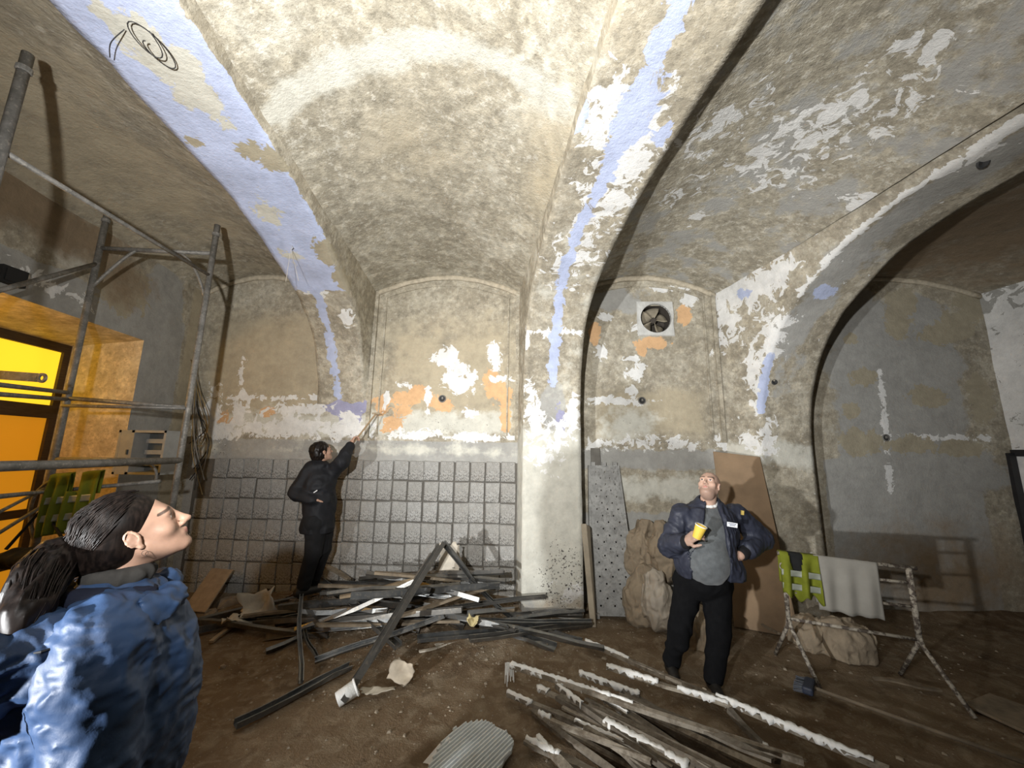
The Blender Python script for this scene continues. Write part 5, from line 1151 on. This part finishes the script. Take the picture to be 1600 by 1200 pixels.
# ================================================================== RUBBLE
rs = random.Random(11)
def channel(name, p0, p1, w, h, mat, lab=None, cat='stud', group=None, bend=.02, roll=0.0, n=7, solid=False, seed=None):
    """steel channel (or solid batten) from p0 to p1, a little bent and twisted"""
    rq = random.Random(seed if seed is not None else rs.random()); p0, p1 = Vector(p0), Vector(p1); d_ = (p1-p0).normalized(); t_ = .0035
    sd = d_.cross(Vector((0, 0, 1))); sd = sd.normalized() if sd.length > .05 else Vector((1, 0, 0)); ph = rq.uniform(0, 6.28); pts = []
    for q in np.linspace(0, 1, n): pts.append(p0.lerp(p1, q)+sd*bend*math.sin(ph+q*4)*math.sin(math.pi*q)+Vector((0, 0, bend*.6*math.cos(ph+q*3)*math.sin(math.pi*q))))
    prof = [(-w/2, -h/2), (w/2, -h/2), (w/2, h/2), (-w/2, h/2)] if solid else [(-w/2, -h/2), (w/2, -h/2), (w/2, h/2), (w/2-.008, h/2), (w/2-t_, h/2-t_), (w/2-t_, -h/2+t_), (-w/2+t_, -h/2+t_), (-w/2+t_, h/2-t_), (-w/2+.008, h/2), (-w/2, h/2)]
    tw = [roll+rq.uniform(-.12, .12)*q*3 for q in np.linspace(0, 1, n)]
    up = (0, 0, 1) if abs(d_.z) < .93 else (0, 1, 0)
    mk = MB(); mk.sweep(prof, pts, up=up, twist=tw, caps=solid); o = mk.build(name, mat)
    if lab: tag(o, lab, cat, group)
    return o
fl = lambda x, y, z=.03: onfloor(x, y, z)
HEAP = 'studs in the heap by the tiled wall'
channel('steel_stud', at(690, 850, 4.10), fl(533, 1098, .04), .085, .045, M_STUD, 'long broad steel stud propped from the top of the heap down to the floor', group=HEAP, roll=.5, bend=.01)
channel('steel_stud', at(676, 866, 4.20), fl(600, 1000, .10), .06, .04, M_STUD, 'steel stud leaning just behind the long broad propped stud', group=HEAP, roll=1.2)
channel('steel_stud', at(693, 848, 4.15), at(752, 925, 4.35), .05, .04, M_STUD, 'short dark stud falling right from the peak of the heap', group=HEAP, roll=2)
channel('steel_stud', at(648, 908, 4.05), at(462, 984, 3.95), .05, .035, M_STUD, 'bent steel stud with a bright cut end crossing the heap', group=HEAP, roll=.3, bend=.05)
channel('steel_stud', at(722, 952, 3.95), at(398, 972, 4.05), .06, .045, M_STUD, 'long level steel stud lying across the front of the heap', group=HEAP, roll=.1)
channel('steel_stud', fl(368, 1131, .03), fl(548, 1040, .04), .055, .04, M_STUD, 'dark steel stud lying alone on the floor nearest the woman', group=HEAP, roll=.2)
channel('steel_stud', fl(492, 1032, .05), at(694, 962, 4.0), .045, .035, M_STUD, 'pale thin stud rising from the floor below the heap', group=HEAP, roll=.8)
channel('steel_stud', at(471, 930, 4.0), fl(470, 1066, .02), .035, .03, M_STUD, 'short upright stud standing at the left of the heap', group=HEAP)
channel('steel_stud', at(476, 985, 3.9), fl(497, 1032, .03), .03, .025, M_STUD, 'thin bent strip at the foot of the short upright stud', group=HEAP)
channel('steel_stud', at(734, 906, 4.25), fl(800, 966, .06), .035, .03, M_STUD, 'thin light stud sloping down at the right of the heap', group=HEAP, roll=.9)
channel('steel_stud', fl(752, 975, .10), fl(868, 1012, .03), .10, .03, M_STUD, 'wide flat steel profile on the floor toward the middle pier', group=HEAP)
channel('steel_stud', fl(790, 965, .08), fl(908, 1002, .04), .07, .03, M_STUD, 'steel profile ending beside the foot of the middle pier', group=HEAP)
channel('timber_batten', at(532, 932, 4.2), at(655, 905, 4.3), .05, .035, M_WOOD, 'orange-brown timber batten lying in the heap behind the studs', 'batten', solid=True)
channel('timber_batten', at(500, 880, 4.75), at(545, 905, 4.55), .06, .02, M_WOOD2, 'short grey lath poking up beside the worker\'s legs', 'batten', solid=True)
channel('timber_batten', fl(330, 1003, .02), fl(388, 962, .04), .04, .02, M_WOOD, 'pale lath on the floor at the left end of the heap', 'batten', solid=True)
for i in range(46):
    cx_, cy_ = rs.gauss(640, 115), rs.uniform(930, 1000); cx_ = min(max(cx_, 400), 850); Yc = rs.uniform(3.95, 4.62); hz = .06+.44*math.exp(-((cx_-650)/130)**2)*rs.random()
    p_ = at(cx_, cy_, Yc); p_.z = max(hz, .05); L_ = rs.uniform(.7, 1.9); a_ = rs.gauss(0, .33); ti = rs.gauss(0, .12)
    dv_ = Vector((math.cos(a_)*math.cos(ti), math.sin(a_)*math.cos(ti), math.sin(ti)))*L_/2; q0, q1 = p_-dv_, p_+dv_
    for q in (q0, q1): q.z = max(q.z, gz(q.x, q.y)+.03); q.y = min(q.y, 4.9 if q.x < -.15 else 4.45); q.x = min(max(q.x, -3.3), .75)
    wood = i % 6 == 5
    if wood: channel('timber_batten', q0, q1, .05, .025, M_WOOD2 if i % 4 else M_WOOD, 'dirty lath buried among the studs of the heap', 'batten', 'laths in the heap by the tiled wall', bend=.015, solid=True)
    else: channel('steel_stud', q0, q1, rs.choice([.04, .05, .06, .075]), rs.choice([.03, .04]), M_STUD, 'dusty steel stud tangled low in the heap by the tiled wall', 'stud', 'tangled studs in the heap by the tiled wall', bend=rs.uniform(.01, .06), roll=rs.uniform(-1.5, 1.5))
# broken plasterboard and crumpled paper on the heap
def scrap(name, c, sx, sy, lab, mat, seed, tilt=(0, 0, 0), cat='scrap', crumple=.03, group=None, n=9, th=.008):
    rq = random.Random(seed); P_ = []; R_ = Matrix.Rotation(tilt[2], 3, 'Z') @ Matrix.Rotation(tilt[1], 3, 'Y') @ Matrix.Rotation(tilt[0], 3, 'X'); edge = [rq.uniform(.72, 1.0) for _ in range(4*n)]
    for i in range(n):
        for j in range(n):
            u, v = i/(n-1)*2-1, j/(n-1)*2-1; e_ = edge[(i*3+j*5) % (4*n)] if (i in (0, n-1) or j in (0, n-1)) else 1
            P_.append([u*sx/2*e_, v*sy/2*e_, 0])
    P_ = np.array(P_); f_ = fbm(np.c_[P_[:, :2]*(2.5/max(sx, sy)), np.full(len(P_), seed*3.7)], 3, seed); P_[:, 2] = crumple*f_*2
    P_ = (np.array(R_)@P_.T).T+np.array(c); zmin = P_[:, 2].min(); fz_ = gz(c[0], c[1])
    if zmin < fz_: P_[:, 2] += fz_-zmin+.004
    o = add_mesh(name, P_, grid_faces(n, n), mat, origin='base', smooth=False); md = o.modifiers.new('t', 'SOLIDIFY'); md.thickness = th; md.offset = 0
    if lab: tag(o, lab, cat, group)
    return o
scrap('paper_sheet', at(403, 945, 4.25), .34, .30, 'crumpled pale sheet on the left of the heap', M_PAPER, 3, (.7, -.3, .4), 'paper', .06)
scrap('paper_sheet', at(370, 985, 4.1), .30, .16, 'torn paper lying flat left of the heap', M_PAPER, 4, (.1, .1, .2), 'paper', .04)
scrap('plasterboard_piece', at(703, 873, 4.5), .26, .36, 'broken pale panel standing behind the peak of the heap', M_PAPER, 5, (1.35, 0, .2), 'board', .012)
scrap('card_strip', at(628, 1050, 3.35), .20, .16, 'folded cardboard flap standing on the open floor', simple('card_tan', (.50, .43, .33), .9), 6, (1.1, .2, -.3), 'card', .03)
scrap('card_strip', fl(590, 1078, .04), .28, .07, 'flat torn cardboard strip beside the white carton end', simple('card_tan2', (.52, .46, .36), .9), 7, (.1, .05, .35), 'card', .015)
scrap('foil_scrap', at(738, 968, 3.9), .12, .10, 'yellowed foam scrap at the right end of the long level stud', simple('foam_yellow', (.55, .46, .24), .9), 8, (.4, .2, 0), 'scrap', .03)
mk = MB(); c_ = fl(543, 1083, .075); Rc = Matrix.Rotation(.5, 3, 'Z') @ Matrix.Rotation(1.15, 3, 'Y'); mk.lathe(c_, [(.05, -.07), (.055, .06), (.05, .06), (.046, -.066), (0, -.066)], 18, Rc); o = mk.build('paper_tub', M_CRUST, smooth=True); tag(o, 'white crushed tub at the foot of the long propped stud', 'tub'); mk = MB(); mk.lathe(c_, [(.052, .055), (.061, .055), (.061, .068), (.052, .068), (.052, .055)], 18, Rc); mk.build('tub_rim', M_CRUST, o, smooth=True)
for i, (x, y, s_, lab) in enumerate([(690, 1010, .22, 'splintered lath fragment in front of the heap'), (715, 1000, .30, 'long splinter with a pale end in front of the heap')]):
    channel('lath_fragment', fl(x-35, y+8, .03), fl(x+40, y-12, .04), .03, .012, M_PAPER, lab, 'lath', solid=True)
o = leaning('carton', 'brown cardboard sheet leaning in the left corner behind the woman', (-3.75, 4.55, 0.02), (-3.45, 4.50, .02), (-3.75, 4.90, .36), (-3.45, 4.85, .36), .02, simple('card_brown', (.33, .25, .17), .9), 'card')

# ---- foreground pile of stripped battens with white plaster crust
M_BAT = NT('plastered_batten'); t = M_BAT; n1 = t.noise(9, 6, .7); c = t.mix(t.mr(n1, .42, .6), (.13, .105, .075), (.30, .265, .21)); c = t.mix(t.math('MULTIPLY', t.mr(t.rnd(), .3, 1), .65), c, (.05, .042, .033)); t.bump(t.noise(40, 4, .6), .4, .006); M_BAT = t.fin(c, .85)
FP = 'battens in the foreground pile'
def crusted(p0, p1, w, h, lab, crusts=(), group=FP, roll=0.0, mat=None, seed=0):
    o = channel('batten', p0, p1, w, h, mat or M_BAT, lab, 'batten', group, .012, roll, solid=True, seed=seed); p0, p1 = Vector(p0), Vector(p1); rq = random.Random(seed)
    for (a_, b_, wd) in crusts:
        P_ = []; n = max(8, int((p1-p0).length*(b_-a_)/.018)); sd = (p1-p0).normalized().cross(Vector((0, 0, 1))).normalized()
        for i in range(n):
            q = a_+(b_-a_)*i/(n-1); c_ = p0.lerp(p1, q)+Vector((0, 0, h/2+.002)); e_ = wd*(.35+1.0*rq.random()**1.5)
            P_ += [c_-sd*e_*.8+Vector((0, 0, rq.uniform(-.012, .006))), c_-sd*e_*.4+Vector((0, 0, .004+rq.uniform(0, .010))), c_+sd*e_*.45+Vector((0, 0, .004+rq.uniform(0, .010))), c_+sd*e_*rq.uniform(.5, 1.0)+Vector((0, 0, rq.uniform(-.035, .004)))]
        m2 = add_mesh('plaster_crust', P_, grid_faces(n, 4), M_CRUST, o); md = m2.modifiers.new('t', 'SOLIDIFY'); md.thickness = .005
    return o
crusted(at(915, 1003, 3.95), at(1390, 1204, 2.50), .034, .03, 'longest pale batten along the far edge of the foreground pile', [(.0, .22, .022), (.56, .97, .026)], seed=1)
crusted(at(798, 1040, 3.35), at(1255, 1190, 2.55), .036, .03, 'batten with a white crusted end pointing at the middle of the floor', [(.0, .42, .026), (.42, .5, .012)], seed=2)
crusted(at(948, 1042, 3.50), at(1145, 1104, 3.05), .034, .025, 'short batten flaked with white lumps in the middle of the pile', [(.0, .45, .035), (.6, .97, .02)], seed=3)
crusted(at(905, 1052, 3.38), at(1000, 1086, 3.18), .03, .02, 'short white-coated splinter lying on the crusted batten', [(0, 1, .022)], seed=4)
crusted(at(793, 1084, 3.18), at(1072, 1204, 2.45), .034, .025, 'thin batten with its white tip in front of the crusted batten', [(0, .18, .02), (.45, .75, .014)], seed=5)
crusted(at(945, 1130, 2.80), at(1085, 1206, 2.42), .06, .03, 'batten heaped with bright white flakes at the near edge of the pile', [(0, .95, .045)], seed=6)
crusted(at(822, 1156, 2.70), at(935, 1212, 2.45), .06, .02, 'batten with a feathered white tip beside the ribbed panel', [(0, .5, .026)], seed=7)
crusted(at(1140, 1110, 3.02), at(1215, 1190, 2.65), .04, .03, 'dark batten crossing the pile under the longest one', [(.75, 1, .02)], seed=8)
crusted(at(840, 1075, 3.2), at(1010, 1150, 2.72), .04, .02, 'curled pale strip end rising among the battens', [(0, .12, .03)], seed=9)
for i in range(26):
    q = rs.random(); x0 = rs.uniform(830, 1010); y0 = 1052+(1010-x0)*.16+rs.uniform(0, 75); p0 = onfloor(x0, y0, .08); p0.z = rs.uniform(.03, .11); L_ = rs.uniform(.7, 1.3); a_ = -.86+rs.gauss(0, .13)
    p1 = p0+Vector((math.cos(a_)*L_, math.sin(a_)*L_, rs.uniform(-.03, .08))); p1.z = max(p1.z, .03)
    crusted(p0, p1, rs.uniform(.02, .06), rs.uniform(.012, .03), 'bare dirty batten lying under the white crusted ones in the foreground pile', [(.0, rs.uniform(.1, .3), .018)] if i % 4 == 0 else [], 'bare battens in the foreground pile', rs.uniform(-.4, .4), seed=20+i)
# hanging shreds at the tip of the crusted batten
tp_ = at(798, 1040, 3.35); mk = MB()
for i in range(16): x_ = rs.uniform(-.05, .04); mk.tube([tp_+Vector((x_, rs.uniform(-.01, .01), .02)), tp_+Vector((x_+rs.uniform(-.01, .01), 0, -rs.uniform(.03, .13 if i else .26)))], .004, 4)
o = mk.build('torn_fibres', M_CRUST); o['kind'] = 'stuff'; tag(o, 'torn white fibres hanging from the tip of the crusted batten', 'fibres')
# ribbed panel and flat slab at the bottom edge
pc_ = at(735, 1172, 2.60); pan = empty('ribbed_panel', Vector((pc_.x, pc_.y, .03)), 'white ribbed panel fragment in front of the foreground battens', 'panel'); M_RIBP = simple('white_ribbed_panel', (.66, .70, .70), .6, var=.18, scale=10)
ex = (at(805, 1172, 2.60)-pc_); ey = (at(735, 1126, 2.84)-pc_); nn_ = ex.cross(ey).normalized(); nn_ = nn_ if nn_.z > 0 else -nn_
outl = [(-.62, .35), (-.35, .72), (-.1, .9), (.15, .98), (.45, .98), (.6, .8), (.85, .62), (1.0, .3), (.92, .0), (.75, -.25), (.6, -.6), (.45, -1.0), (.3, -1.35), (-1.15, -1.35), (-.9, -.5)]
uvp = lambda u, v, h=0: pc_+ex*u+ey*v+nn_*h
mk = MB(); o4 = [uvp(u, v) for u, v in outl]; no = len(o4); mk.poly(o4+[p_-nn_*.018 for p_ in o4], [tuple(range(no)), tuple(range(2*no-1, no-1, -1))]+[(i, (i+1) % no, no+(i+1) % no, no+i) for i in range(no)]); mk.build('panel_sheet', M_RIBP, pan)
def clip_line(c_):                                   # ribs run at a slant: v = 1.25*u + c_
    hits = []
    for i in range(no):
        (u0, v0), (u1, v1) = outl[i], outl[(i+1) % no]; f0, f1 = v0-1.25*u0-c_, v1-1.25*u1-c_
        if f0*f1 < 0: q = f0/(f0-f1); hits.append((u0+(u1-u0)*q, v0+(v1-v0)*q))
    return sorted(hits)
for c_ in np.linspace(-1.7, 1.15, 22):
    hh_ = clip_line(c_)
    if len(hh_) < 2: continue
    a_, b_ = uvp(*hh_[0], .001), uvp(*hh_[-1], .001); b_ = a_.lerp(b_, .97+.03*rs.random()); mk = MB(); mk.sweep([(-.0075, 0), (.0075, 0), (.004, .012), (-.004, .012)], [a_.lerp(b_, .02), b_], up=nn_); mk.build('rib', M_RIBP, pan)
leaning('plaster_slab', 'flat white slab leaning at the bottom edge left of the ribbed panel', at(640, 1215, 2.53), at(712, 1215, 2.50), at(690, 1157, 2.66), at(702, 1150, 2.68), .03, M_CRUST, 'slab')
# small things at the right edge of the floor
o = leaning('floor_board', 'muddy board lying on the floor at the right edge', fl(1505, 1098, .03), fl(1640, 1160, .03), fl(1545, 1082, .035), fl(1680, 1130, .035), .02, M_WOOD2, 'board')
channel('floor_lath', fl(1470, 1078, .02), fl(1365, 1060, .02), .03, .012, M_WOOD2, 'thin lath on the dirt behind the trestle\'s right foot', 'lath', solid=True)
channel('floor_lath', fl(1150, 955, .02), at(1218, 990, 4.2), .02, .02, M_WOOD2, 'dark stick on the floor under the brown plywood sheet', 'stick', solid=True)
# ---- crumbs of plaster and stone over the floor: nobody could count them
mk = MB(); rg = np.random.RandomState(4)
def chip(x, y, s_):
    z = gz(x, y); b = len(mk.v); R_ = Matrix.Rotation(rg.rand()*6, 3, 'Z'); h = s_*(.3+.5*rg.rand())
    pts = [R_ @ Vector((s_*(.6+.5*rg.rand())*cx_, s_*(.5+.5*rg.rand())*cy_, 0)) for cx_, cy_ in ((-1, -1), (1, -.8), (.9, 1), (-.8, 1))]
    top = [R_ @ Vector((s_*.5*(rg.rand()-.5)+.5*p_.x, .5*p_.y, h)) for p_ in pts]
    mk.poly([Vector((x, y, z))+p_ for p_ in pts+top], [(4, 5, 6, 7), (0, 1, 5, 4), (1, 2, 6, 5), (2, 3, 7, 6), (3, 0, 4, 7)])
for i in range(1800):
    x, y = rg.uniform(-3.6, 4.8), rg.uniform(2.2, 4.9)
    if rg.rand() < .55: x, y = rg.normal(-.9, 1.2), rg.normal(4.0, .5)
    if y > 4.95: continue
    chip(x, y, abs(rg.normal(0, .006))+.003)
o = mk.build('floor_crumbs', NT('crumbs').fin((.27, .225, .165), .95)); tag(o, 'crumbs of plaster and stone scattered over the dirt floor', 'rubble', kind='stuff')
mk = MB()
for i in range(260): x, y = rg.normal(-1.5, .9), rg.normal(4.55, .22); x = np.clip(x, -3.4, .0); chip(x, min(y, 4.82), abs(rg.normal(0, .03))+.015)
o = mk.build('brick_rubble', simple('rubble_brown', (.27, .21, .15), .95, var=.4, scale=8)); tag(o, 'broken mortar and brick lumps heaped at the foot of the tiled wall', 'rubble', kind='stuff')
